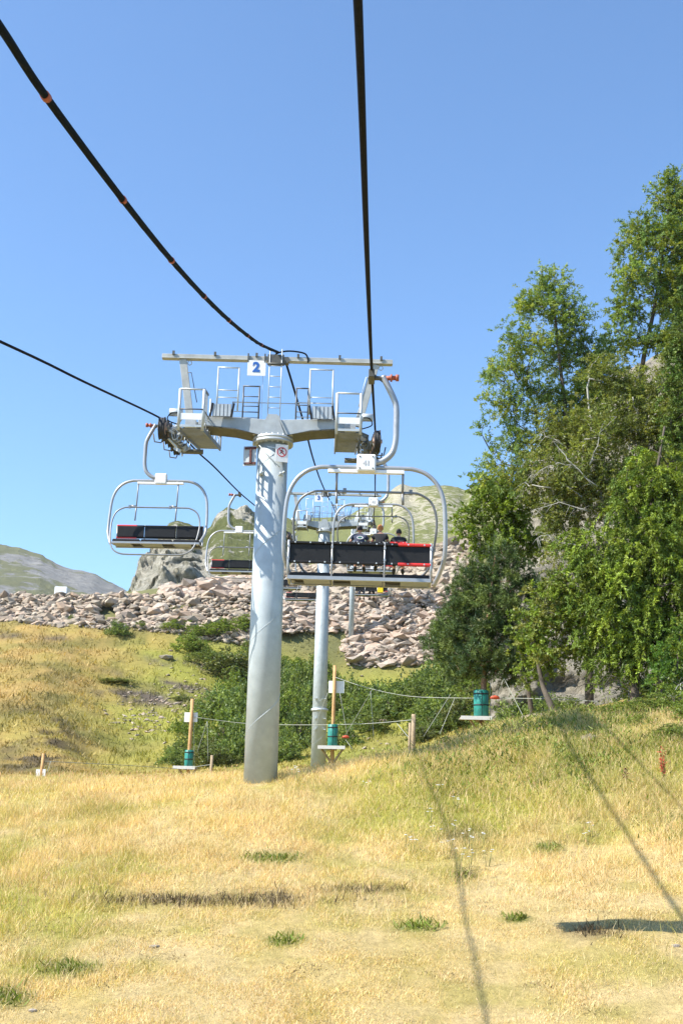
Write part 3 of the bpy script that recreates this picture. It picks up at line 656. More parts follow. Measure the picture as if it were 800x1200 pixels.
# ================================================================== FOLIAGE
def leaves(C, outd, npc, R_, L, W, twigs=6, droop=0.15, spread=0.9, upb=0.25, cols=None, colvar=0.22, tL=(0.25, 1.0)):
    """C clump centres (N,3), outd outward dirs; twig sprays of leaves round every clump. returns V(4 per leaf),colours"""
    N = len(C); T = N*twigs
    cc = np.repeat(C, twigs, 0); od = np.repeat(outd, twigs, 0)
    td = unit(od*0.55+rng.normal(0, 1, (T, 3))*spread+np.array([0, 0, upb]))
    org = cc+rng.normal(0, R_*0.38, (T, 3)); tl = R_*rng.uniform(0.6, 1.4, T)
    per = max(1, npc//twigs); K = T*per
    t = rng.uniform(tL[0], tL[1], K); tdr = np.repeat(td, per, 0); o_ = np.repeat(org, per, 0); l_ = np.repeat(tl, per)
    pos = o_+tdr*(l_*t)[:, None]; pos[:, 2] -= droop*(l_*t*t)
    ld = unit(tdr*0.5+rng.normal(0, 0.75, (K, 3))+np.array([0, 0, -droop]))
    nr_ = unit(rng.normal(0, 0.8, (K, 3))+np.array([0, 0, 0.7]))
    wdv = unit(np.cross(ld, nr_)); LL = (L*rng.uniform(0.65, 1.3, K))[:, None]; WW = (W*rng.uniform(0.7, 1.25, K))[:, None]
    V = np.stack([pos, pos+ld*LL*0.45+wdv*WW/2, pos+ld*LL, pos+ld*LL*0.45-wdv*WW/2], 1)
    cl = np.asarray(cols, float); base = cl[rng.integers(0, len(cl), N)]                 # clump hue
    base = base*rng.uniform(1-colvar, 1+colvar, (N, 1))
    b = np.repeat(np.repeat(base, twigs, 0), per, 0)*rng.uniform(0.72, 1.28, (K, 1))
    return V.reshape(-1, 3), np.repeat(np.clip(b, 0, 1), 4, axis=0)
def leafobj(name, V, col, mat, parent):
    k = len(V)//4; Fc = np.arange(k*4).reshape(k, 4); return npmesh(name, V, Fc, mat, parent=parent, col=col)
M['leaf'] = leaf_mat('tree_leaf', (1, 1, 1), 0.42, 0.45)
M['needle'] = leaf_mat('conifer_needles', (1, 1, 1), 0.22, 0.55)

TOT = [0]
def tree(name, label, trunk, blobs, dens, rc, L, W, npc, cols, bark, twigs=6, leafmat=None, droop=0.15, upb=0.25, spread=0.9,
         twigr=0.012, colvar=0.22, rt=0.14, crown_name='crown', shell=2.0, bare=0, cat='tree', depth=0.9, tL=(0.25, 1.0), flat=False):
    """trunk: list (px,py,Y); blobs: list (px,py,Y,rx,ry) in photo pixels at their distance"""
    dens *= 0.9; npc = int(npc*1.9); L *= 1.12; W *= 1.15
    TP = [at(*p) for p in trunk]; g = TP[0].copy(); g[2] = G(g[0], g[1])[0]-0.15; TP[0] = g
    t = thing(name, label, cat, tuple(g)); TP = [p-g for p in TP]
    path = smooth_path(TP, 6); n_ = len(path)
    mb = MB(); mb.tube(path, [rt*(1-0.8*i/(n_-1)) for i in range(n_)], 8); mb.build('trunk', bark, t)
    C = []; OD = []
    for (px, py, Y, rx, ry) in blobs:
        c0 = at(px, py, Y)-g; sx_, sz_ = rx*Y/F, ry*Y/F; sy_ = (sx_+sz_)/2*depth
        k = max(3, int(dens*(sx_*sz_*sy_)**0.80))
        d = unit(rng.normal(0, 1, (k, 3))); r = rng.random(k)**(1/shell)
        p = c0+d*r[:, None]*np.array([sx_, sy_, sz_]); C.append(p); OD.append(d)
    C = np.concatenate(C); OD = np.concatenate(OD)
    # branches: join every clump to the closest wood already grown
    nodes = np.array(path[n_//5:]); par = [(i, 1) for i in range(len(nodes))]
    order = np.argsort(np.min(np.linalg.norm(C[:, None]-nodes[None], axis=2), axis=1))
    bmsh = MB(); cap = min(len(order), 420); sel = order if len(order) <= cap else np.sort(rng.choice(len(order), cap, replace=False)); sel = order if len(order) <= cap else order[sel]
    NL = [tuple(p) for p in nodes]; dist0 = float(np.linalg.norm(C-C.mean(0), axis=1).max())
    arr = np.zeros((len(nodes)+cap*3, 3)); arr[:len(nodes)] = nodes; cnt = len(nodes)
    for j in sel:
        c = C[j]; dd = np.linalg.norm(arr[:cnt]-c, axis=1)+np.maximum(0, arr[:cnt, 2]-c[2]+0.1)*0.9
        q = int(np.argmin(dd)); a = arr[q].copy(); ln = np.linalg.norm(c-a)
        if ln < 0.05: continue
        m1 = a+(c-a)*0.4+rng.normal(0, ln*0.07, 3)+np.array([0, 0, ln*0.06]); m2 = a+(c-a)*0.75+rng.normal(0, ln*0.05, 3)+np.array([0, 0, ln*0.05])
        r0 = min(rt*0.5, twigr*(0.8+1.3*ln)); bmsh.tube([a, m1, m2, c], [r0, r0*0.75, r0*0.55, r0*0.3], 4 if ln < 1.2 else 5, False)
        for p in (m1, m2, c): arr[cnt] = p; cnt += 1
    _st(bmsh.build('branches', bark, t))
    V, cv = leaves(C, OD, npc, rc, L, W, twigs, droop, spread, upb, cols, colvar, tL)
    leafobj(crown_name, V, cv, leafmat or M['leaf'], t)
    return t
ASH = [(0.21, 0.295, 0.055), (0.26, 0.33, 0.06), (0.32, 0.36, 0.06), (0.17, 0.26, 0.08), (0.20, 0.29, 0.095)]
OLIVE = [(0.20, 0.245, 0.055), (0.26, 0.295, 0.06), (0.17, 0.205, 0.06), (0.25, 0.26, 0.075)]
FROND = [(0.155, 0.225, 0.026), (0.20, 0.27, 0.028), (0.11, 0.17, 0.026), (0.23, 0.29, 0.032)]
PINE = [(0.08, 0.125, 0.035), (0.12, 0.17, 0.045), (0.16, 0.21, 0.05), (0.065, 0.11, 0.04)]
LIGHT = [(0.21, 0.29, 0.045), (0.25, 0.33, 0.05), (0.17, 0.25, 0.045)]
tree('ash_tree', 'airy ash tree with twiggy crown against the sky, left of the tallest one', [(690, 842, 44), (688, 700, 44), (672, 600, 44.3), (664, 500, 44.5), (655, 420, 44.5), (648, 350, 44.5)],
     [(640, 335, 44.5, 26, 24), (620, 362, 44, 24, 22), (662, 372, 44.5, 30, 32), (612, 402, 43.5, 28, 24), (584, 432, 43.5, 18, 15), (655, 420, 45, 30, 24), (600, 440, 44, 26, 20), (572, 470, 43.5, 15, 11),
      (598, 478, 44, 24, 20), (640, 470, 44.5, 36, 20), (568, 500, 43.5, 11, 10), (605, 515, 44, 24, 20), (640, 520, 45, 28, 24), (575, 540, 43.5, 15, 16), (600, 555, 43, 30, 20), (560, 565, 43, 12, 12), (680, 480, 45, 26, 40), (688, 410, 45, 18, 22), (700, 445, 45, 22, 20), (700, 480, 45, 24, 24)],
     62, 0.40, 0.11, 0.034, 82, ASH, M['bark'], twigs=7, rt=0.17, twigr=0.016)
tree('ash_tree', 'tallest leafy tree rising at the right edge of the view', [(775, 850, 46), (768, 700, 46), (760, 560, 46.5), (750, 450, 46.5), (768, 350, 46.5), (784, 235, 47)],
     [(782, 228, 47, 20, 26), (800, 250, 47, 30, 30), (755, 268, 46.5, 26, 20), (790, 290, 46.5, 38, 34), (738, 292, 46, 18, 17), (748, 325, 46, 26, 22), (792, 345, 46.5, 40, 34), (735, 365, 46, 24, 20), (722, 398, 46, 24, 14),
      (768, 400, 46, 26, 16), (700, 412, 45.5, 22, 13), (690, 440, 45.5, 22, 16), (726, 448, 45.5, 24, 12), (800, 400, 46, 24, 30), (752, 462, 46, 26, 12), (820, 320, 47, 30, 60)],
     68, 0.42, 0.11, 0.036, 100, ASH+[(0.18, 0.22, 0.03)], M['bark'], twigs=7, rt=0.2, twigr=0.016)
tree('olive_tree', 'olive brown thinly leaved tree full of bare grey twigs in the middle of the thicket', [(742, 848, 42), (735, 740, 42), (715, 640, 42.3), (700, 560, 42.5), (690, 480, 43)],
     [(655, 505, 43, 44, 26), (705, 500, 43, 44, 34), (760, 500, 43, 46, 44), (640, 560, 42.5, 40, 34), (690, 570, 42.5, 50, 36), (745, 570, 42, 50, 44), (790, 520, 43, 40, 50), (660, 610, 42.5, 34, 24), (660, 650, 42.5, 26, 16), (700, 520, 42, 30, 40), (670, 560, 42, 30, 30), (650, 600, 42.5, 22, 24), (710, 440, 43, 30, 26), (740, 455, 43, 30, 22), (800, 450, 43, 40, 40)],
     62, 0.42, 0.095, 0.034, 72, OLIVE, M['deadwood'], twigs=6, rt=0.16, twigr=0.020)
tree('conifer_tree', 'dark rounded evergreen at the right edge beside the pale rock', [(815, 830, 41), (812, 600, 41), (802, 380, 41)],
     [(798, 372, 41, 14, 22), (795, 405, 41, 20, 24), (800, 450, 41, 26, 30), (805, 500, 41, 30, 34)], 70, 0.34, 0.10, 0.042, 110, [(0.09, 0.15, 0.025), (0.14, 0.20, 0.03), (0.12, 0.16, 0.03)], M['bark'], twigs=6, leafmat=M['needle'], rt=0.12, droop=0.3)
tree('cypress_tree', 'dense bright green conifer with drooping feathery fronds at right', [(742, 845, 38.5), (745, 780, 38.8), (752, 700, 39), (762, 600, 39.5), (778, 500, 40)],
     [(775, 560, 39.5, 46, 40), (800, 600, 39.5, 40, 50), (740, 600, 39.5, 34, 34), (760, 650, 38.5, 50, 40), (712, 660, 39.5, 40, 34), (690, 690, 39.5, 40, 32), (735, 700, 38.5, 50, 38), (790, 690, 38.5, 40, 50),
      (712, 735, 39, 42, 28), (760, 750, 38.5, 46, 34), (725, 775, 38.5, 30, 18), (800, 760, 38.5, 30, 40), (680, 640, 40, 22, 20)],
     46, 0.42, 0.105, 0.034, 205, FROND, M['bark'], twigs=6, leafmat=M['needle'], droop=0.75, upb=0.05, spread=0.5, rt=0.17, twigr=0.018, colvar=0.4, tL=(0.1, 1.1))
tree('broadleaf_tree', 'light green broad leaved tree just right of the near chair', [(625, 842, 47.5), (612, 760, 47.5), (598, 680, 47.5), (588, 600, 47)],
     [(572, 578, 46, 28, 22), (600, 590, 46, 34, 28), (552, 608, 46, 18, 14), (585, 625, 46, 32, 22), (560, 640, 46, 18, 14), (615, 640, 46.5, 24, 20), (545, 625, 46, 8, 8)],
     66, 0.36, 0.10, 0.05, 96, LIGHT, M['bark'], rt=0.11)
tree('pine_tree', 'dark green pine with broad low crown behind the right green padded platform', [(564, 848, 43.2), (567, 790, 43.3), (572, 720, 43.5), (580, 650, 43.8)],
     [(585, 655, 44, 24, 18), (560, 680, 44, 30, 20), (604, 690, 44, 30, 26), (540, 705, 44, 26, 18), (575, 712, 43.5, 36, 22), (520, 735, 44, 20, 14), (550, 740, 43.5, 38, 24), (600, 740, 43.5, 34, 26), (524, 765, 44, 26, 18),
      (560, 775, 43, 40, 20), (600, 780, 43.5, 26, 20), (536, 790, 43.8, 22, 12), (508, 750, 44.5, 12, 14)],
     78, 0.30, 0.12, 0.022, 130, PINE, M['pinebark'], twigs=9, leafmat=M['needle'], spread=0.75, upb=0.45, droop=-0.1, rt=0.13, colvar=0.35)
tree('maple_tree', 'small yellow green tree with a leaning dark trunk', [(655, 848, 39.5), (643, 822, 39.7), (634, 797, 40), (628, 750, 40.2), (640, 700, 40.5)],
     [(640, 705, 41, 26, 24), (620, 735, 41, 24, 20), (660, 730, 41, 30, 26), (645, 765, 40.5, 26, 20), (610, 770, 40.8, 15, 15), (622, 792, 40.5, 16, 12), (672, 760, 41, 22, 16), (632, 765, 39.3, 18, 18), (640, 722, 39.3, 20, 22), (618, 745, 39.6, 16, 16), (650, 690, 39.6, 18, 16)],
     66, 0.33, 0.095, 0.05, 84, OLIVE+LIGHT, M['bark'], rt=0.13)
tree('ivy_shrub', 'leafy bush filling the lower right edge under the conifer', [(795, 860, 35), (792, 800, 35), (796, 740, 35)],
     [(795, 760, 35, 24, 26), (780, 795, 35, 20, 20), (802, 800, 35, 22, 28), (810, 830, 35, 26, 20)], 60, 0.30, 0.075, 0.045, 100, [(0.10, 0.19, 0.035), (0.13, 0.22, 0.04), (0.16, 0.22, 0.03)], M['bark'], rt=0.06, cat='bush')
tree('bramble_bush', 'low green bush on the bank below the conifer branches', [(730, 862, 33.5), (728, 850, 33.5), (726, 845, 33.5)],
     [(705, 858, 33.5, 20, 9), (738, 852, 33.5, 26, 11), (765, 858, 33.5, 22, 12), (690, 850, 34, 16, 8)], 90, 0.22, 0.06, 0.04, 80, [(0.15, 0.22, 0.035), (0.18, 0.25, 0.04)], M['bark'], rt=0.03, cat='bush')
# dead bare branches hanging over the bank
def dead(name, label, segs, rr, mt='deadwood'):
    g = at(*segs[0][0]); t = thing(name, label, 'branch', tuple(g)); mb = MB()
    for s in segs:
        pts = smooth_path([at(*p)-g for p in s], 4); pts = [pts[0]]+[p+np.array([random.gauss(0, .05), random.gauss(0, .05), random.gauss(0, .07)]) for p in pts[1:]]; n_ = len(pts); mb.tube(pts, [rr*(1-0.75*i/(n_-1)) for i in range(n_)], 5)
        for k in list(range(1, n_))*2:
            a = pts[k]; d = np.array([random.uniform(-.5, .5), random.uniform(-.2, .2), random.uniform(-.5, .3)]); mb.tube([a, a+d*0.6, a+d+np.array([0, 0, -.05])], [rr*0.35, rr*0.22, rr*0.1], 4)
    _st(mb.build('bare_twigs', M[mt], t)); return t
dead('dead_branch', 'grey bare branch drooping towards the bank at the right edge', [[(812, 790, 34), (792, 808, 33.6), (780, 828, 33.4), (772, 850, 33.2)], [(800, 800, 34), (790, 830, 33.6), (782, 858, 33.4)], [(780, 828, 33.4), (762, 840, 33.2), (748, 858, 33)], [(812, 812, 34), (800, 836, 33.6), (803, 862, 33.4)]], 0.011)
dead('dead_branch', 'thin dark bare branches arching under the conifer in front of the pale rock', [[(745, 842, 38), (738, 812, 38), (722, 794, 38), (700, 790, 38)], [(738, 812, 38), (715, 800, 37.8), (706, 818, 37.6)], [(722, 794, 38), (690, 802, 38), (668, 797, 38), (655, 806, 38)], [(730, 848, 37.5), (705, 830, 37.5), (690, 838, 37.5)]], 0.02, 'bark')
dead('dead_branch', 'fan of pale bare twigs in the upper left of the thicket', [[(700, 570, 41.3), (670, 545, 41.2), (640, 548, 41.2), (615, 560, 41.2)], [(690, 600, 41.3), (655, 590, 41.2), (620, 600, 41.2)], [(670, 545, 41.2), (650, 520, 41.2), (632, 505, 41.2)], [(690, 545, 41.2), (700, 515, 41.2), (722, 490, 41.2)], [(685, 640, 41.2), (650, 628, 41.2), (625, 632, 41.2)]], 0.022)

# shrubs in the valley: a few kinds, copied
def shrub_proto(name, cols, seed, nclump=130):
    d = unit(rng.normal(0, 1, (nclump, 3))); d[:, 2] = np.abs(d[:, 2]); r = rng.random(nclump)**0.4
    lump = 0.8+0.45*fbm(d[:, 0]*2+seed, d[:, 1]*2+d[:, 2], seed, 2)
    C = d*r[:, None]*lump[:, None]*np.array([1, 1, 1.15])
    V, cv = leaves(C, d, 54, 0.20, 0.085, 0.055, 6, 0.05, 0.9, 0.3, cols, 0.3)
    mb = MB()
    for k in range(9):
        a = random.uniform(0, 6.28); e = random.uniform(.3, .9); mb.tube([(0, 0, -0.15), (math.cos(a)*.25*e, math.sin(a)*.25*e, .35), (math.cos(a)*.6*e, math.sin(a)*.6*e, .8)], [0.03, 0.02, 0.01], 4)
    return V, cv, mb
SHC = [[(0.12, 0.18, 0.055), (0.17, 0.23, 0.06), (0.22, 0.28, 0.065)], [(0.14, 0.19, 0.05), (0.19, 0.235, 0.055)], [(0.13, 0.155, 0.055), (0.18, 0.19, 0.06), (0.16, 0.21, 0.06)], [(0.17, 0.235, 0.045), (0.22, 0.28, 0.055)]]
protos = []
for i in range(6):
    V, cv, mb = shrub_proto('shrub', SHC[i % 4], 600+i)
    t = thing('shrub', 'shrub', 'bush'); lo_ = leafobj('foliage', V, cv, M['leaf'], t); so_ = _st(mb.build('stem', M['bark'], t)); TOT[0] += 0; protos.append(t)
SH = [(127, 128, 15, 16, 0, 'round dark green bush growing in front of the left rubble wall'),
      (215, 126, 22, 20, 3, 'bright green shrub at the foot of the left rubble wall'),
      (205, 137, 22, 12, 3, 'low green shrub on the top edge of the left rubble wall'),
      (262, 122, 34, 30, 2, 'large brownish green shrub left of the big tower tube'),
      (285, 124, 22, 34, 2, 'tall brownish shrub touching the big tower tube on its left'),
      (240, 124, 24, 14, 1, 'low spreading shrub under the brownish ones'),
      (155, 131, 10, 8, 1, 'small green shrub by the stones right of the round bush'),
      (70, 132, 9, 8, 1, 'small tuft of shrub on the stones near the white block'),
      (210, 108, 13, 7, 2, 'low dark shrub on the open hillside'),
      (262, 108, 20, 8, 2, 'dark low shrub patch right of the open hillside'),
      (130, 112, 24, 5, 2, 'flat dark shrub patch above the bare scree')]
for (px, Y, rx, h) in ((232, 82, 22, 40), (262, 84, 30, 55), (285, 80, 26, 60), (210, 84, 14, 18), (247, 78, 26, 30), (300, 90, 26, 80), (278, 92, 24, 60),
                       (340, 105, 20, 62), (352, 98, 22, 70), (338, 90, 22, 60), (350, 84, 24, 52), (335, 78, 22, 34), (395, 105, 18, 34), (398, 92, 20, 44), (418, 88, 24, 40), (440, 96, 24, 36), (432, 84, 20, 26),
                       (402, 80, 20, 30), (470, 92, 26, 42), (490, 88, 26, 46), (512, 96, 28, 50), (535, 90, 28, 60), (520, 78, 30, 44), (548, 76, 28, 44), (500, 76, 20, 28), (575, 72, 24, 40), (596, 66, 24, 40), (462, 104, 18, 22), (500, 112, 20, 40), (480, 118, 14, 12), (436, 122, 14, 8), (530, 110, 24, 50), (615, 60, 22, 30), (550, 100, 30, 60), (385, 118, 18, 14), (345, 120, 22, 26), (362, 124, 18, 10)):
    SH.append((px, Y, rx, h, random.choice((0, 1, 2, 3, 0, 4, 5)), None))
for q in ((203, 80, 16, 22), (222, 92, 20, 34), (255, 100, 26, 40), (270, 110, 26, 44), (322, 112, 24, 60), (365, 96, 18, 56), (348, 112, 24, 56), (385, 100, 20, 44), (410, 100, 22, 44), (428, 110, 18, 26), (455, 88, 22, 34),
          (478, 100, 24, 36), (520, 100, 30, 60), (540, 112, 30, 70), (505, 84, 26, 40), (560, 84, 28, 60), (580, 60, 22, 40), (640, 56, 26, 30), (600, 56, 24, 34), (668, 52, 20, 20), (760, 48, 30, 30), (556, 122, 30, 60), (515, 122, 24, 34)):
    SH.append(q+(random.choice((0, 1, 2, 3, 0, 4, 5)), None))
for q in ((600, 36, 16, 9), (630, 36, 20, 11), (665, 35, 24, 11), (700, 34, 28, 15), (735, 33.5, 28, 17), (770, 33, 30, 24), (795, 32.5, 26, 34), (575, 37, 12, 7), (822, 31, 30, 36), (655, 33, 16, 6), (752, 31, 20, 12), (715, 31.5, 14, 8), (790, 29.5, 22, 16)):
    SH.append(q+(random.choice((1, 3, 5, 3)), None))
for q in ((330, 128, 20, 14), (345, 127, 22, 22), (368, 128, 20, 26), (392, 126, 18, 16), (312, 126, 16, 30), (356, 120, 24, 30), (425, 126, 16, 10), (450, 126, 14, 8), (500, 126, 22, 20), (525, 125, 20, 30)):
    SH.append(q+(random.choice((1, 3, 0, 5)), None))
for q in ((195, 131, 16, 12), (228, 131, 18, 14), (255, 132, 22, 18), (280, 133, 20, 20), (292, 128, 18, 30), (180, 136, 10, 7), (268, 137, 16, 10), (160, 139.5, 12, 5), (185, 139, 14, 7), (232, 139, 16, 6), (255, 140, 14, 5), (205, 133, 14, 9), (248, 134, 16, 10), (140, 139, 12, 5), (20, 133, 7, 4), (282, 150, 12, 5)):
    SH.append(q+(3, None))
TONE = ['dark green', 'mid green', 'dull brownish green', 'bright green', 'dark green', 'mid green']
ORD = ['first', 'second', 'third', 'fourth', 'fifth', 'sixth', 'seventh', 'eighth', 'ninth', 'tenth', 'eleventh', 'twelfth', 'thirteenth', 'fourteenth', 'fifteenth', 'sixteenth', 'seventeenth', 'eighteenth']
ZN = [(0, 300, 'left of the big tube'), (300, 371, 'between the first two tubes'), (371, 447, 'right of the second tube'), (447, 545, 'under the stone embankment'), (545, 900, 'behind the trees')]
_cnt = {}
SH2 = []
for e in sorted(SH, key=lambda e: e[0]):
    lab = e[5]; zone = ''
    if lab is None:
        zn = [z[2] for z in ZN if z[0] <= e[0] < z[1]][0]; zn = 'on the grassy bank' if e[1] < 38 else 'on the rubble wall' if e[1] > 132 else zn; dist = 'nearer' if e[1] < 86 else 'middle' if e[1] < 104 else 'farther'
        _cnt[(zn, dist)] = _cnt.get((zn, dist), -1)+1
        lab = f"{TONE[e[4]]} shrub {zn}, {ORD[_cnt[(zn, dist)]]} from left among the {dist} ones"; SH2.append(e[:5]+(lab, True))
    else: SH2.append(e[:5]+(lab, False))
SH = [(a, b, c*(1.1 if f else 1), d*(0.9 if f else 1), k, l, f) for (a, b, c, d, k, l, f) in SH2 if not (f and 435 < a < 525 and 78 < b < 95 and (int(a) % 3 == 0))]
used = set()
for (px, Y, rx, h, k, lab, inval) in SH:
    if k in used: o = copy_tree(protos[k])
    else: o = protos[k]; used.add(k)
    g = Gat(px, Y); sx_ = rx*Y/F*1.05; sz_ = h*Y/F*0.8
    o.location = (g[0], g[1], g[2]-0.05); o.scale = (sx_, sx_, sz_); o.rotation_euler = (0, 0, random.uniform(0, 6.28))
    o['label'] = lab; o['group'] = 'shrubs in the valley thicket' if inval else 'shrubs standing apart on the hillside'
for k in range(6):
    if k not in used: 
        for ch in list(protos[k].children): bpy.data.objects.remove(ch)
        bpy.data.objects.remove(protos[k])
# ================================================================== ROPES
def text_mesh(txt, size, bold=0.012, ext=0.003):
    cu = bpy.data.curves.new('print', 'FONT'); cu.body = txt; cu.size = size; cu.extrude = ext; cu.offset = bold
    cu.align_x = 'CENTER'; cu.align_y = 'CENTER'; cu.resolution_u = 6
    ob = bpy.data.objects.new('tmp', cu); COL.objects.link(ob); dg = bpy.context.evaluated_depsgraph_get(); dg.update()
    me = bpy.data.meshes.new_from_object(ob.evaluated_get(dg)); bpy.data.objects.remove(ob); bpy.data.curves.remove(cu); return me
def put_text(name, txt, size, loc, mat, parent, bold=0.012):
    me = text_mesh(txt, size, bold); me.materials.clear(); me.materials.append(mat)
    o = bpy.data.objects.new(name, me); COL.objects.link(o); o.parent = parent; o.location = loc; o.rotation_euler = (R(90), 0, 0); return o

XR = -0.13
RR = [np.array([XR, -25, 7+2.2-25*0.2415+.2]), np.array([XR, -10, 7+2.2-2.415]), np.array([XR, 0, 9.2])]+[at(*p) for p in ((418.5, 20, 5.2), (429, 300, 9.9), (435, 435, 17.5), (440.3, 503, 28.0), (441, 515, 30.2), (441, 529, 32.4), (440.5, 534, 35), (439, 566, 44), (438.5, 586, 52), (438, 602, 60), (438, 613, 66), (438, 620, 70), (438, 641, 77), (438, 648, 92), (438, 636, 112), (438, 610, 133), (438, 607, 138), (436, 606, 150), (430, 590, 200))]
LL_ = [np.array([-5.06, -20, 7+2.2-4.6]), np.array([-5.06, 0, 9.25])]+[at(*p) for p in ((0, 400, 16.2), (100, 448, 20.8), (190, 491, 27.9), (212, 509, 30.4), (232, 530, 33.2), (252, 548, 37), (281, 577.5, 45), (305, 598, 53), (328, 620, 61), (336, 623, 66), (343, 628, 70), (354, 648, 78), (370, 655, 95), (382, 640, 118), (390, 613, 133), (391, 610, 138), (395, 608, 150), (400, 592, 200))]
def rope_obj(name, pts, r, mat, label, cat, sub=5, n=8):
    mb = MB(); mb.tube(smooth_path(pts, sub), r, n); o = mb.build(name, mat); return tag(o, label, cat)
for p in RR[3:]: p[0] = p[0]*0.5+XR*0.5 if p[1] < 60 else p[0]
rope_obj('haul_rope', RR, 0.0235, M['rope'], 'steel haul rope running overhead to the right ends of the towers', 'cable')
rope_obj('haul_rope', LL_, 0.024, M['rope'], 'returning steel haul rope carrying the empty chairs on the left side', 'cable')
def zr(P, Y):
    S = np.array(smooth_path(P, 5)); return np.interp(Y, S[:, 1], S[:, 2]), np.interp(Y, S[:, 1], S[:, 0])
# communication cable with clamp rings
cpts = [(-87, -92, 6.6), (0, 31, 7.9), (54, 113, 9.2), (144, 234, 11.8), (201, 305, 14.6), (239, 347, 17.4), (268, 375, 20.2), (290, 393, 23), (306, 404, 25.9), (326, 413, 29)]
CW = [at(*p) for p in cpts]; d0 = CW[0]-CW[1]
CWx = [CW[0]+d0*5, CW[0]+d0*2]+CW
cc_root = thing('overhead_cable', 'thick black communication cable with orange bands sagging from upper left to the top beam', 'cable', tuple(CW[-1]))
o0 = CW[-1]; mb = MB(); Sx = smooth_path([p-o0 for p in CWx], 8); mb.tube(Sx, 0.036, 10)
helix = []
for i in range(len(Sx)-1):
    for k in range(4): helix.append(Sx[i]+(Sx[i+1]-Sx[i])*k/4)
mb.tube([p+np.array([0.006*math.cos(i*0.5), 0, 0.006*math.sin(i*0.5)-0.024]) for i, p in enumerate(helix)], 0.017, 6)
mb.build('cable_bundle', M['cable'], cc_root)
for i in range(2, 9):
    p = CW[i]-o0; d = CW[i+1]-CW[i] if i < 9 else CW[i]-CW[i-1]; d = d/np.linalg.norm(d)
    mb = MB(); mb.cyl(Vector(p-d*0.04), Vector(p+d*0.04), 0.044, 10); mb.build('orange_band', M['orange'], cc_root)
cp2 = [at(*p) for p in ((335, 425, 29.2), (345, 458, 31), (357, 500, 35), (366, 535, 41), (375, 562, 49), (383, 580, 58), (386, 586, 68))]
rope_obj('overhead_cable', cp2, 0.03, M['cable'], 'black communication cable running on from the near tower to the second tower', 'cable')
cp3 = [at(*p) for p in ((388, 588, 68.2), (398, 610, 84), (406, 612, 104), (414, 590, 133))]
rope_obj('overhead_cable', cp3, 0.028, M['cable'], 'black communication cable running on from the second tower up to the third', 'cable')

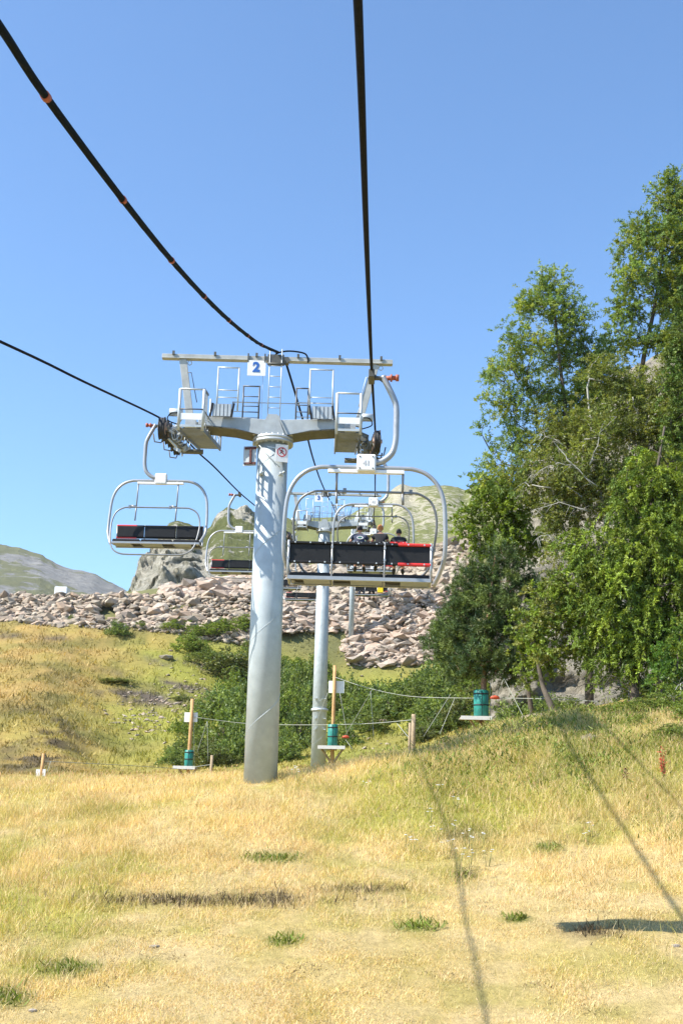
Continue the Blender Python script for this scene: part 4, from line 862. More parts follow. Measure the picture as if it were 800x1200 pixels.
# ================================================================== TOWERS
def lift_tower(Yt, foot, top, label, digit, r_foot, r_top, detail=2):
    """round steel tower with cross arm, service platforms and sheave trains; ropes are looked up at its distance"""
    B = at(foot[0], foot[1], Yt); T = at(top[0], top[1], Yt); X0 = T[0]; g = G(X0, Yt)[0]-0.4
    t = thing('lift_tower', label, 'lift tower', (X0, Yt, g), rz=0.045, group='lift towers in line up the slope'); H = T[2]-g
    # --- tube with spiral weld
    mb = MB(); N = 40; zs = [0, H*0.5, H-0.1]
    mb.tube([(0, 0, z) for z in zs], [r_foot, (r_foot+r_top)/2, r_top], N); mb.build('tube', M['tube'], t)
    mb = MB(); pts = []; z = 0.3; a = 0
    while z < H-0.3:
        rr = r_foot+(r_top-r_foot)*z/H; pts.append((rr*math.cos(a), rr*math.sin(a), z)); a += 0.2; z += 2.15*0.2/(2*math.pi)
    mb.tube(pts, 0.008, 4); mb.build('spiral_weld', M['tube'], t)
    mb = MB(); mb.cyl((0, 0, H-0.16), (0, 0, H-0.08), r_top+0.13, 40); mb.cyl((0, 0, H-0.075), (0, 0, H+0.0), r_top+0.13, 40)
    for k in range(20):
        a = 2*math.pi*k/20; mb.cyl(((r_top+.08)*math.cos(a), (r_top+.08)*math.sin(a), H-0.2), ((r_top+.08)*math.cos(a), (r_top+.08)*math.sin(a), H+0.04), 0.022, 6)
    mb.build('flange', M['galv'], t)
    xl = zr(LL_, Yt)[1]-X0; xr = zr(RR, Yt)[1]-X0
    # --- cross arm: two tapered box halves and a centre gusset
    for s, xe in ((-1, xl+0.75), (1, xr-0.75)):
        mb = MB(); xm = s*0.95
        for yy0, yy1 in ((-0.32, 0.32),):
            mb.prism([(0.0, H+0.02), (s*0.35, H+0.0), (xm, H+0.16), (xe, H+0.24), (xe, H+0.50), (xm*0.9, H+0.46), (0, H+0.42)][::s], 'y', yy0, yy1)
        mb.build('cross_arm', M['arm'], t, bevel=0.012)
        mb = MB(); mb.prism([(s*0.15, H-0.03), (xm, H+0.13), (xe, H+0.21), (xe, H+0.237), (xm, H+0.157), (s*0.3, H-0.002)][::s], 'y', -0.37, 0.37); mb.build('arm_flange', M['darksteel'], t)
    mb = MB(); mb.prism([(-0.36, H+0.015), (0.30, H+0.015), (0.10, H+0.56), (-0.14, H+0.56)], 'y', -0.36, -0.325); mb.bar((0.12, -0.37, H+0.52), (0.36, -0.37, H+0.03), 0.03, 0.03); mb.build('gusset', M['arm'], t)
    # --- top beam and inclined struts
    zb = H+2.17; bx0, bx1 = xl-0.30, xr+0.42
    mb = MB(); mb.box(((bx0+bx1)/2, 0, zb), (bx1-bx0, 0.15, 0.105)); mb.box(((bx0+bx1)/2, -0.0, zb-0.063), (bx1-bx0, 0.2, 0.018))
    mb.build('top_beam', M['beam'], t, bevel=0.006)
    for k in range(6):
        x = bx0+(bx1-bx0)*(0.05+0.18*k); mb = MB(); mb.box((x, -0.1, zb+0.07), (0.06, 0.05, 0.10)); mb.build('bracket', M['darksteel'], t)
    for x, xb in ((xl+0.24, xl+0.52), (xr-0.02, xr-0.46)):
        mb = MB(); mb.bar((x, 0, zb-0.08), (xb, 0, H+0.40), 0.10, 0.19, (1, 0, 0)); mb.build('strut', M['beam'], t, bevel=0.006)
        s = 1 if x < 0 else -1
        mb = MB(); mb.tube([(x+s*0.14, -0.06, zb-0.45), (x+s*0.24, -0.06, zb-0.45), (x+s*0.42, -0.06, zb-1.25)], 0.012, 5); mb.build('grab_rail', M['darktube'] if x < 0 else M['galv'], t)
    # --- ladder in the middle
    lx = -0.0; w_ = 0.31; ld = []
    mb = MB()
    for s in (-1, 1): mb.cyl((lx+s*w_/2, -0.12, H+0.5), (lx+s*w_/2, -0.12, zb+0.24), 0.014, 6)
    lad = mb.build('ladder', M['galv'], t); z = H+0.52
    while z < zb-0.1:
        m2 = MB(); m2.cyl((lx-w_/2, -0.12, z), (lx+w_/2, -0.12, z), 0.011, 6); m2.build('rung', M['galv'], lad); z += 0.285
    mb = MB(); mb.cyl((-0.32, -0.05, H+0.45), (-0.32, -0.05, zb), 0.006, 4); mb.build('stay_wire', M['galv'], t)
    # --- hand rail frames on the arm
    def frame(x0, x1, z0, z1, y, rails, dark=False, nm='handrail'):
        mb = MB(); r = 0.021
        mb.cyl((x0, y, z0), (x0, y, z1), r, 7); mb.cyl((x1, y, z0), (x1, y, z1), r, 7); mb.cyl((x0-r, y, z1), (x1+r, y, z1), 0.019, 7)
        for q in rails: mb.cyl((x0, y, z0+(z1-z0)*q), (x1, y, z0+(z1-z0)*q), 0.013, 6)
        return mb.build(nm, M['darktube'] if dark else M['galv'], t)
    k_ = abs(xl)/2.45
    frame(-1.33*k_, -0.84*k_, H+0.6, H+1.75, -0.42, (0.3, 0.47)); frame(-1.02*k_, -0.40*k_, H+0.48, H+1.12, 0.42, (0.35, 0.6))
    frame(-0.74*k_, -0.36*k_, H+0.45, H+1.38, -0.1, (0.25, 0.42, 0.7), True)
    frame(0.52*k_, 0.80*k_, H+0.45, H+1.36, -0.1, (0.3, 0.5), True); frame(0.84*k_, 1.38*k_, H+0.55, H+1.76, -0.42, (0.25, 0.38))
    frame(0.5*k_, 1.4*k_, H+0.5, H+1.15, 0.42, (0.4,))
    mb = MB(); mb.cyl((-0.40, 0.42, H+1.12), (0.55, 0.42, H+1.12), 0.014, 6); mb.build('handrail', M['galv'], t)
    for s, xa, xb in ((-1, -1.42*k_, -0.98*k_), (1, 0.90*k_, 1.38*k_)):
        pm = MB(); pm.box(((xa+xb)/2, -0.43, H+0.60), (xb-xa, 0.02, 0.34)); plate = pm.build('walkway_plate', M['grate'], t)
        for q in range(5):
            m2 = MB(); x = xa+(xb-xa)*(q+0.5)/5; m2.box((x, -0.447, H+0.60), ((xb-xa)/5-0.025, 0.014, 0.32)); m2.build('slat', M['galv'], plate)
        for x in (xa-0.03, xb+0.03):
            m2 = MB(); m2.bar((x-0.03*s, -0.45, H+0.78), (x+0.03*s, -0.45, H+0.42), 0.045, 0.05); m2.build('plate_edge', M['black'], t)
    # --- sign plate and numeral
    if digit is not None:
        sp = MB(); sp.box((-0.45*k_, -0.12, zb-0.30), (0.47, 0.012, 0.42)); so_ = sp.build('sign_plate', M['white'], t, bevel=0.004)
        put_text('numeral', digit, 0.36, (-0.46*k_, -0.131, zb-0.285), M['blue'], so_, 0.016)
        for x in (-0.66*k_, -0.26*k_):
            m2 = MB(); m2.box((x, -0.1, zb-0.02), (0.035, 0.06, 0.24)); m2.build('bracket', M['darksteel'], t)
    else:
        sp = MB(); sp.box((0.45, -0.5, H+0.75), (0.5, 0.012, 0.45)); sp.build('sign_plate', M['white'], t)
    # --- cable saddle on the beam and the black loop
    mb = MB(); mb.box((0.0, 0, zb-0.02), (0.42, 0.24, 0.22)); mb.cyl((-0.22, -0.13, zb-0.17), (0.25, -0.13, zb-0.17), 0.03, 8); mb.box((0.28, -0.02, zb-0.05), (0.1, 0.2, 0.16)); mb.build('cable_saddle', M['darksteel'], t)
    mb = MB(); mb.tube(smooth_path([(-0.05, -0.05, zb+0.05), (0.05, -0.08, zb+0.15), (0.35, -0.1, zb+0.2), (0.72, -0.1, zb+0.15), (0.82, -0.1, zb+0.02), (0.83, -0.1, zb-0.1)], 5), 0.022, 7); mb.build('cable_loop', M['cable'], t)
    # --- sheave trains and their service platforms
    for s, P, xs in ((-1, LL_, xl), (1, RR, xr)):
        NW = 6; ys = [-1.3+0.58*k for k in range(NW)]
        zz = [zr(P, Yt+y)[0]-g-0.30 for y in ys]
        tr = MB(); i_ = -s
        # main beam inboard of the wheels + rocker plates
        tr.bar((xs+i_*0.24, ys[0]+0.2, zz[0]-0.22), (xs+i_*0.24, ys[-1]-0.2, zz[-1]-0.22), 0.06, 0.12)
        for q in range(0, NW, 2):
            ym, zm = (ys[q]+ys[q+1])/2, (zz[q]+zz[q+1])/2
            tr.bar((xs+i_*0.12, ys[q], zz[q]), (xs+i_*0.12, ys[q+1], zz[q+1]), 0.03, 0.13); tr.bar((xs+i_*0.12, ym, zm), (xs+i_*0.22, ym, zm-0.2), 0.12, 0.12)
            tr.cyl((xs+i_*0.08, ym, zm-0.05), (xs+i_*0.3, ym, zm-0.05), 0.05, 8)
        tr.bar((xs+i_*0.2, 0.2, H+0.1), (xs+i_*0.82, 0.2, H+0.36), 0.3, 0.22); tr.cyl((xs+i_*0.2, 1.2, zz[3]-0.15), (xs+i_*0.75, 1.2, zz[3]-0.15), 0.07, 8)
        st = tr.build('sheave_train', M['rocker'], t)
        lk = MB(); rg = random.Random(5 if s < 0 else 6)
        for q in range(16):
            y = rg.uniform(-1.3, 1.4); z = np.interp(y, ys, zz)+rg.uniform(-0.35, 0.1); xx = xs+i_*rg.uniform(0.1, 0.3)
            lk.bar((xx, y, z), (xx+i_*rg.uniform(0.05, 0.2), y+rg.uniform(-.3, .3), z+rg.uniform(-.25, .25)), rg.uniform(.02, .05), rg.uniform(.03, .09))
        for q in range(5):
            y = -1.2+q*0.55; z = np.interp(y, ys, zz); lk.tube(smooth_path([(xs+i_*0.2, y, z), (xs+i_*0.28, y-.1, z-.3), (xs+i_*0.4, y-.05, z-.2), (xs+i_*0.42, y, z+.05)], 3), 0.014, 5)
        lk.build('linkage', M['galv'] if s < 0 else M['rocker'], st)['kind'] = 'stuff'
        cat_ = MB()
        for q in (0, 3, 5): cat_ = MB(); cat_.tube([(xs+i_*0.1, ys[q], zz[q]-0.05), (xs, ys[q]-0.05, zz[q]-0.38), (xs-i_*0.16, ys[q]-0.05, zz[q]-0.36), (xs-i_*0.2, ys[q]-0.05, zz[q]-0.16)], 0.018, 5); cat_.build('rope_catcher', M['darksteel'], t)
        for q in range(NW):
            wm = MB(); wm.cyl((xs-0.045, ys[q], zz[q]), (xs+0.045, ys[q], zz[q]), 0.265, 26); wm.cyl((xs-0.07, ys[q], zz[q]), (xs-0.03, ys[q], zz[q]), 0.285, 26, 0.262); wm.cyl((xs+0.03, ys[q], zz[q]), (xs+0.07, ys[q], zz[q]), 0.262, 26, 0.285)
            wo_ = wm.build('sheave', M['rubber'], st)
            hm = MB(); hm.cyl((xs-0.085, ys[q], zz[q]), (xs+0.085, ys[q], zz[q]), 0.15, 18); hm.cyl((xs-0.11, ys[q], zz[q]), (xs+0.12, ys[q], zz[q]), 0.05, 10); hm.build('hub', M['hub'], st)
        # walkway
        xa, xb = sorted((xs+i_*0.42, xs+i_*1.0)); y0, y1 = -1.55, 3.3
        def zf(y): return H-0.26+(y+1.55)*0.20
        wk = MB()
        for x in (xa, xb): wk.bar((x, y0, zf(y0)), (x, y1, zf(y1)), 0.035, 0.12)
        wlk = wk.build('service_walkway', M['grate'], t)
        nb = 22
        for q in range(nb):
            y = y0+(y1-y0)*(q+0.5)/nb; m2 = MB(); m2.box(((xa+xb)/2, y, zf(y)), (xb-xa, 0.07, 0.012)); m2.build('grating_bar', M['grate'], wlk)
        rl = MB(); r = 0.026
        for x in (xa, xb):
            rl.cyl((x, y0, zf(y0)-0.05), (x, y0, zf(y0)+1.0), r+0.012, 8)
        rl.cyl((xa, y0, zf(y0)+1.0), (xb, y0, zf(y0)+1.0), r, 8)
        rl.build('cage_front', M['galv'], t)
        m2 = MB(); m2.cyl((xa, y0-0.03, zf(y0)+0.48), (xb, y0-0.03, zf(y0)+0.48), 0.017, 6); m2.build('middle_rail', M['darktube'], t)
        m2 = MB(); m2.box(((xa+xb)/2, y0-0.01, zf(y0)+0.30), (xb-xa+0.02, 0.012, 0.16)); m2.build('toe_board', M['white'], t)
        m2 = MB(); m2.box(((xa+xb)/2, y0-0.01, zf(y0)+0.06), (xb-xa+0.02, 0.03, 0.06)); m2.build('toe_board', M['galv'], t)
        for y in (y0+1.6, y1):
            for x in (xa if i_ < 0 else xb,):
                m2 = MB(); m2.cyl((x, y, zf(y)), (x, y, zf(y)+1.0), r, 7); m2.build('rail_post', M['galv'], t)
        x = xb if i_ > 0 else xa
        m2 = MB(); m2.bar((x, y0, zf(y0)+1.0), (x, y0+0.9, zf(y0+0.9)+1.0), 0.05, 0.05); m2.bar((x, y0, zf(y0)+0.48), (x, y1, zf(y1)+0.35), 0.03, 0.03); m2.build('side_rail', M['darktube'], t)
        m2 = MB()
        for q in range(6): y = y0+0.12+q*0.14; m2.box((x, y, zf(y)+0.6), (0.015, 0.07, 0.78))
        m2.build('side_guard', M['galv'], t)
        m2 = MB(); x = xb if i_ > 0 else xa
        for q in range(5): y = y0+0.1+q*0.9; m2.bar((x, y, zf(y)), (x, y+0.85, zf(y+0.85)+0.42), 0.02, 0.02); m2.bar((x, y+0.85, zf(y+.85)), (x, y, zf(y)+0.48), 0.02, 0.02)
        m2.build('side_lattice', M['galv'], t)
        m2 = MB(); m2.box(((xa+xb)/2+0.05*s, y0+0.5, zf(y0)+0.27), (0.26, 0.3, 0.2)); m2.build('switch_box', M['galv'], t); m2 = MB(); m2.cyl((xs+i_*0.1, -0.9, zf(0)+0.3), (xs+i_*0.42, -0.9, zf(0)+0.3), 0.1, 10); m2.build('damper', M['galv'], t)
        m2 = MB(); m2.tube(smooth_path([(xs+i_*0.35, y0+0.2, zf(y0)+0.45), (xs+i_*0.2, y0+0.1, zf(y0)+0.4), (xs+i_*0.15, y0, zf(y0)+0.2), (xs+i_*0.38, y0, zf(y0)+0.1)], 5), 0.015, 6); m2.build('loose_wire', M['cable'], t)
        # shackle ring under beam end
        m2 = MB(); xx = xl+0.42 if s < 0 else xr+0.12; ring = [(xx+0.05*math.cos(a), -0.02, zb-0.17+0.06*math.sin(a)) for a in np.linspace(0, 6.28, 13)]; m2.tube(ring, 0.012, 5, False); m2.build('lifting_ring', M['galv'], t)
    if detail >= 2:
        # prohibition sign on the tube, right of centre
        sx_ = 0.25; ys_ = -(r_top+0.07)
        m2 = MB(); m2.box((0, 0, 0), (0.32, 0.012, 0.46)); sg = m2.build('warning_sign', M['white'], t, bevel=0.004); sg.location = (0.25, -0.40, H-0.48); sg.rotation_euler = (0, 0, R(12))
        ring = []; m3 = MB(); Rr = 0.125
        for q in range(32):
            a0 = 2*math.pi*q/32; a1 = 2*math.pi*(q+1)/32
            m3.prism([(Rr*math.cos(a0), Rr*math.sin(a0)+.03), (Rr*math.cos(a1), Rr*math.sin(a1)+.03), ((Rr-.024)*math.cos(a1), (Rr-.024)*math.sin(a1)+.03), ((Rr-.024)*math.cos(a0), (Rr-.024)*math.sin(a0)+.03)], 'y', -0.0105, -0.0065)
        c, s_ = math.cos(R(-50)), math.sin(R(-50)); L_, w2 = Rr-.01, 0.011
        m3.prism([(L_*c-w2*s_, L_*s_+w2*c+.03), (L_*c+w2*s_, L_*s_-w2*c+.03), (-L_*c+w2*s_, -L_*s_-w2*c+.03), (-L_*c-w2*s_, -L_*s_+w2*c+.03)], 'y', -0.0145, -0.0110)
        m3.build('prohibition_ring', M['red'], sg)
        m3 = MB()   # little walking figure
        for a, b_ in (((0.0, 0.075), (-0.02, 0.02)), ((-0.02, 0.02), (0.035, -0.03)), ((-0.02, 0.02), (-0.05, -0.03)), ((0.0, 0.06), (0.045, 0.03)), ((0, 0.06), (-0.05, 0.05))):
            m3.bar((a[0], -0.0085, a[1]+.01), (b_[0], -0.0085, b_[1]+.01), 0.004, 0.018, (0.3, 0, 1))
        m3.cyl((0.01, -0.0065, 0.115), (0.01, -0.0100, 0.115), 0.017, 10); m3.build('figure_print', M['black'], sg)
        m2 = MB(); m2.bar((0.0, -0.33, H-0.38), (0.3, -0.39, H-0.38), 0.03, 0.03); m2.bar((-0.12, -0.36, H-0.3), (0.12, -0.40, H-0.36), 0.03, 0.03); m2.build('sign_bracket', M['galv'], t)
        # board seen from behind at the left of the tube
        m2 = MB(); m2.box((0, 0, 0), (0.34, 0.02, 0.52)); bd = m2.build('side_board', M['galv'], t, bevel=0.004); bd.location = (-0.56, -0.15, H-0.50); bd.rotation_euler = (0, 0, R(-14))
        m2 = MB()
        for z in (-0.2, 0.2): m2.box((0.02, -0.03, z), (0.3, 0.035, 0.05))
        m2.box((0.03, -0.045, 0), (0.05, 0.04, 0.42)); m2.build('board_frame', M['boardframe'], bd)
        for z_, x_ in ((H-1.02, -0.25), (H-1.02, 0.24)):
            m2 = MB(); m2.box((x_, -0.34, z_), (0.12, 0.12, 0.05)); m2.bar((x_-0.03, -0.36, z_), (x_+0.1, -0.46, z_+0.06), 0.03, 0.03); m2.cyl((x_, -0.42, z_-0.02), (x_, -0.42, z_+0.04), 0.03, 8); m2.build('peg', M['galv'], t)
        # flat box conduit on the left flank
        m2 = MB(); m2.box((-0.33, -0.13, H-0.75), (0.06, 0.05, 0.9)); m2.tube([(-0.33, -0.28, H-0.25), (-0.12, -0.41, H-0.52), (0.12, -0.42, H-0.76), (0.22, -0.39, H-0.85)], 0.014, 5); m2.build('conduit', M['galv'], t)
    if detail == 1:
        zc = at(375, 832, Yt)[2]-g; rr = r_foot+(r_top-r_foot)*zc/H
        m2 = MB(); m2.cyl((0, 0, zc-0.07), (0, 0, zc+0.07), rr+0.07, 24); m2.build('clamp_ring', M['galv'], t)
        for zq in (zc+0.6, zc-0.5, zc-1.1):
            for x_ in (-0.25, 0.3):
                m2 = MB(); m2.box((x_, -rr-0.02, zq), (0.12, 0.14, 0.06)); m2.build('peg', M['galv'], t)
    return t
M['boardframe'] = surf('red_brown_frame', (0.10, 0.025, 0.02), 0.6)
lift_tower(29.0, (304, 925), (320, 515), 'nearest big grey lift tower carrying the number 2 sign', '2', 0.40, 0.385, 2)
lift_tower(68.0, (373, 893), (380, 621), 'second lift tower with the number 3 sign, seen through the near chair', '3', 0.43, 0.34, 1)
lift_tower(134.0, (409, 785), (414, 614), 'third slender lift tower standing in front of the stone embankment', None, 0.30, 0.27, 0)

# ================================================================== CHAIRS
def chair_proto():
    t = thing('chairlift_chair', 'c', 'chairlift chair')
    mb = MB(); mb.box((0, 0, -0.01), (0.09, 0.34, 0.12)); mb.cyl((0, 0, -0.03), (0.2, 0, -0.03), 0.035, 8); mb.bar((0.03, 0, 0.02), (0.2, 0, -0.1), 0.03, 0.03); mb.build('grip', M['darksteel'], t, bevel=0.008)
    mb = MB(); mb.cyl((0.2, 0, -0.03), (0.36, 0, -0.02), 0.034, 10); mb.cyl((0.28, 0, -0.025), (0.31, 0, -0.025), 0.055, 10); mb.cyl((0.36, 0, -0.02), (0.41, 0, -0.02), 0.05, 10); mb.build('grip_spring', M['orange'], t)
    mb = MB(); mb.tube(smooth_path([(0.17, 0, 0.0), (0.24, 0, -0.14), (0.34, 0, -0.34), (0.38, 0, -0.48), (0.385, 0, -0.75), (0.38, 0, -0.98), (0.33, 0, -1.16), (0.2, 0, -1.28), (0.09, 0, -1.31), (0.04, 0, -1.31)], 5), 0.046, 12); mb.build('hanger', M['chairtube'], t)
    cx = -0.04
    mb = MB(); mb.box((cx, -0.03, -1.335), (0.28, 0.16, 0.25)); nb_ = mb.build('number_box', M['white'], t, bevel=0.02)
    m2 = MB()
    for x in (-0.095, 0.095):
        for z in (-0.085, 0.085): m2.cyl((cx+x, -0.118, -1.335+z), (cx+x, -0.11, -1.335+z), 0.011, 8)
    m2.build('screw', M['darksteel'], nb_)
    # outer frame
    half = [(0.5, 0, -1.385), (0.72, 0, -1.40), (0.90, 0, -1.47), (1.05, 0.01, -1.62), (1.14, 0.02, -1.85), (1.17, 0.05, -2.2), (1.17, 0.12, -2.6), (1.12, 0.24, -2.8), (1.03, 0.40, -2.99)]
    pts = [(cx-p[0], p[1], p[2]) for p in half][::-1]+[(cx+p[0], p[1], p[2]) for p in half]
    mb = MB(); mb.tube(smooth_path(pts, 5), 0.032, 12); mb.build('frame', M['chairtube'], t)
    mb = MB(); mb.box((cx, 0, -1.445), (1.12, 0.07, 0.05)); mb.box((cx-0.4, 0, -1.40), (0.03, .05, .05)); mb.build('top_plate', M['white'], t, bevel=0.005)
    for s in (-0.47, 0.50):
        mb = MB(); mb.tube([(0, 0, 0), (0, 0.06, -0.28)], 0.018, 8); mb.tube([(0, 0.06, -0.28), (0.01, 0.08, -0.44)], 0.020, 6); mb.tube([(0, 0.07, -0.28), (0.13, 0.07, -0.27)], 0.014, 6)
        o = mb.build('dropper', M['bar'], t); o.location = (s, 0, -1.46)
    # safety bar
    mb = MB(); h = [(0, .12, -1.71), (0.62, .12, -1.71), (0.80, .13, -1.73), (0.96, .15, -1.83), (1.04, .18, -2.02), (1.05, .25, -2.25), (1.01, .38, -2.55), (0.98, .43, -2.68), (0.90, .47, -2.80), (0.75, .5, -2.88), (0.55, .5, -2.90), (0, .5, -2.90)]
    loop = [(cx+p[0], p[1], p[2]) for p in h]+[(cx-p[0], p[1], p[2]) for p in h[::-1][1:-1]]; loop.append(loop[0])
    mb.tube(smooth_path(loop, 3), 0.0185, 8, False)
    for x in (-0.35, 0.62): mb.box((x, 0.12, -1.70), (0.05, 0.05, 0.07))
    mb.build('safety_bar', M['bar'], t)
    # backrest in three sections
    xs = [(-1.13, -0.505), (-0.495, 0.255), (0.265, 0.93)]
    for i, (a, b) in enumerate(xs):
        mb = MB(); mb.box(((a+b)/2, 0.06, -2.63), (b-a-0.02, 0.05, 0.26)); bk = mb.build('backrest', M['black'], t, bevel=0.015)
        for z in (-2.49, -2.765):
            m2 = MB(); m2.bar((a, 0.035, z), (b, 0.035, z), 0.06, 0.035); m2.build('backrest_rail', M['black'], bk, bevel=0.008)
        if i == 2:
            for z in (-2.488, -2.767):
                m2 = MB(); m2.box((0.69, 0.035, z), (0.49, 0.07, 0.04)); m2.build('red_pad', M['redpad'], bk, bevel=0.012)
        m2 = MB()
        for q in (0.15, 0.5, 0.85):
            for z in (-2.49, -2.765): m2.cyl((a+(b-a)*q, -0.005, z), (a+(b-a)*q, 0.0, z), 0.012, 8)
        m2.build('bolt', M['galv'], bk)['kind'] = 'stuff'
    for x in (-0.5, 0.26, -1.13, 0.93):
        mb = MB(); mb.tube([(x, 0.02, -2.46), (x, 0.02, -2.83), (x, 0.06, -2.96), (x, 0.45, -3.0)], 0.014 if abs(x) < .6 else .02, 6)
        for z in (-2.55, -2.72): mb.cyl((x, -0.01, z), (x, 0.02, z), 0.018, 8)
        mb.build('support_rod', M['chairtube'], t)
    # seat in three sections with pale under-plates
    for i, (a, b) in enumerate(xs):
        mb = MB(); mb.box(((a+b)/2, 0.30, -2.935), (b-a-0.015, 0.46, 0.07)); st = mb.build('seat', M['black'], t, bevel=0.02)
        m2 = MB(); w_ = (b-a)*0.62; m2.box((b-w_/2-0.02, 0.28, -2.985), (w_, 0.40, 0.022)); m2.build('seat_pan', M['chairpan'], st)
    mb = MB(); mb.bar((-1.13, 0.05, -2.985), (0.93, 0.05, -2.985), 0.05, 0.05); mb.bar((-1.13, 0.52, -2.985), (0.93, 0.52, -2.985), 0.045, 0.045); mb.build('seat_beam', M['chairtube'], t)
    # foot rests under the safety bar
    for x in (-0.55, 0.3):
        mb = MB(); mb.tube([(x, .5, -2.90), (x, .52, -2.99)], 0.014, 6); mb.build('foot_rest', M['darksteel'], t)
    return t
proto = chair_proto(); GRP = 'four seat chairs hanging from the haul ropes'
first = True
def put_chair(P, Y, rz, label, low=0.0):
    global first
    z, x = zr(P, Y); o = proto if first else copy_tree(proto); first = False
    o.location = (x, Y, z-0.06); o.scale = (1.03, 1.05, 1.065); o.rotation_euler = (0, R(random.uniform(-0.4, 0.4)), rz); o['label'] = label; o['group'] = GRP
    if low:
        for ch in o.children:
            if ch.name.startswith('safety_bar'): ch.location.z -= low; ch.location.y += 0.12; ch.data = ch.data
            if ch.name.startswith('dropper'): ch.scale.z = 1.0+low/0.36
    return o
near = put_chair(RR, 17.4, 0, 'large empty near chair seen from behind with a red padded right section')
near.rotation_euler = (0, R(0.6), 0); near.location.z -= 0.035
nbx = [c for c in near.children if c.name.startswith('number_box')][0]
put_text('numeral', '41', 0.10, (-0.04, -0.113, -1.345), M['greyprint'], nbx, 0.002)
pch = put_chair(RR, 35.0, 0, 'chair on the right rope carrying three people')
put_chair(RR, 52.0, 0, 'chair hidden mostly behind the three seated people')
cy = put_chair(RR, 76.0, 0, 'small distant chair carrying riders and a yellow bag, under the near chair')
PI = math.pi
lc = put_chair(LL_, 28.6, PI, 'first empty chair coming down at left, against the sky', 0.38)
put_chair(LL_, 45.0, PI, 'second empty chair coming down, half hidden by the big tower tube', 0.34)
put_chair(LL_, 61.0, PI, 'third descending chair seen just right of the big tower tube', 0.34)
put_chair(LL_, 78.0, PI, 'fourth descending chair, small and dark, beyond the second tower', 0.34)

lc.location.x -= 0.12
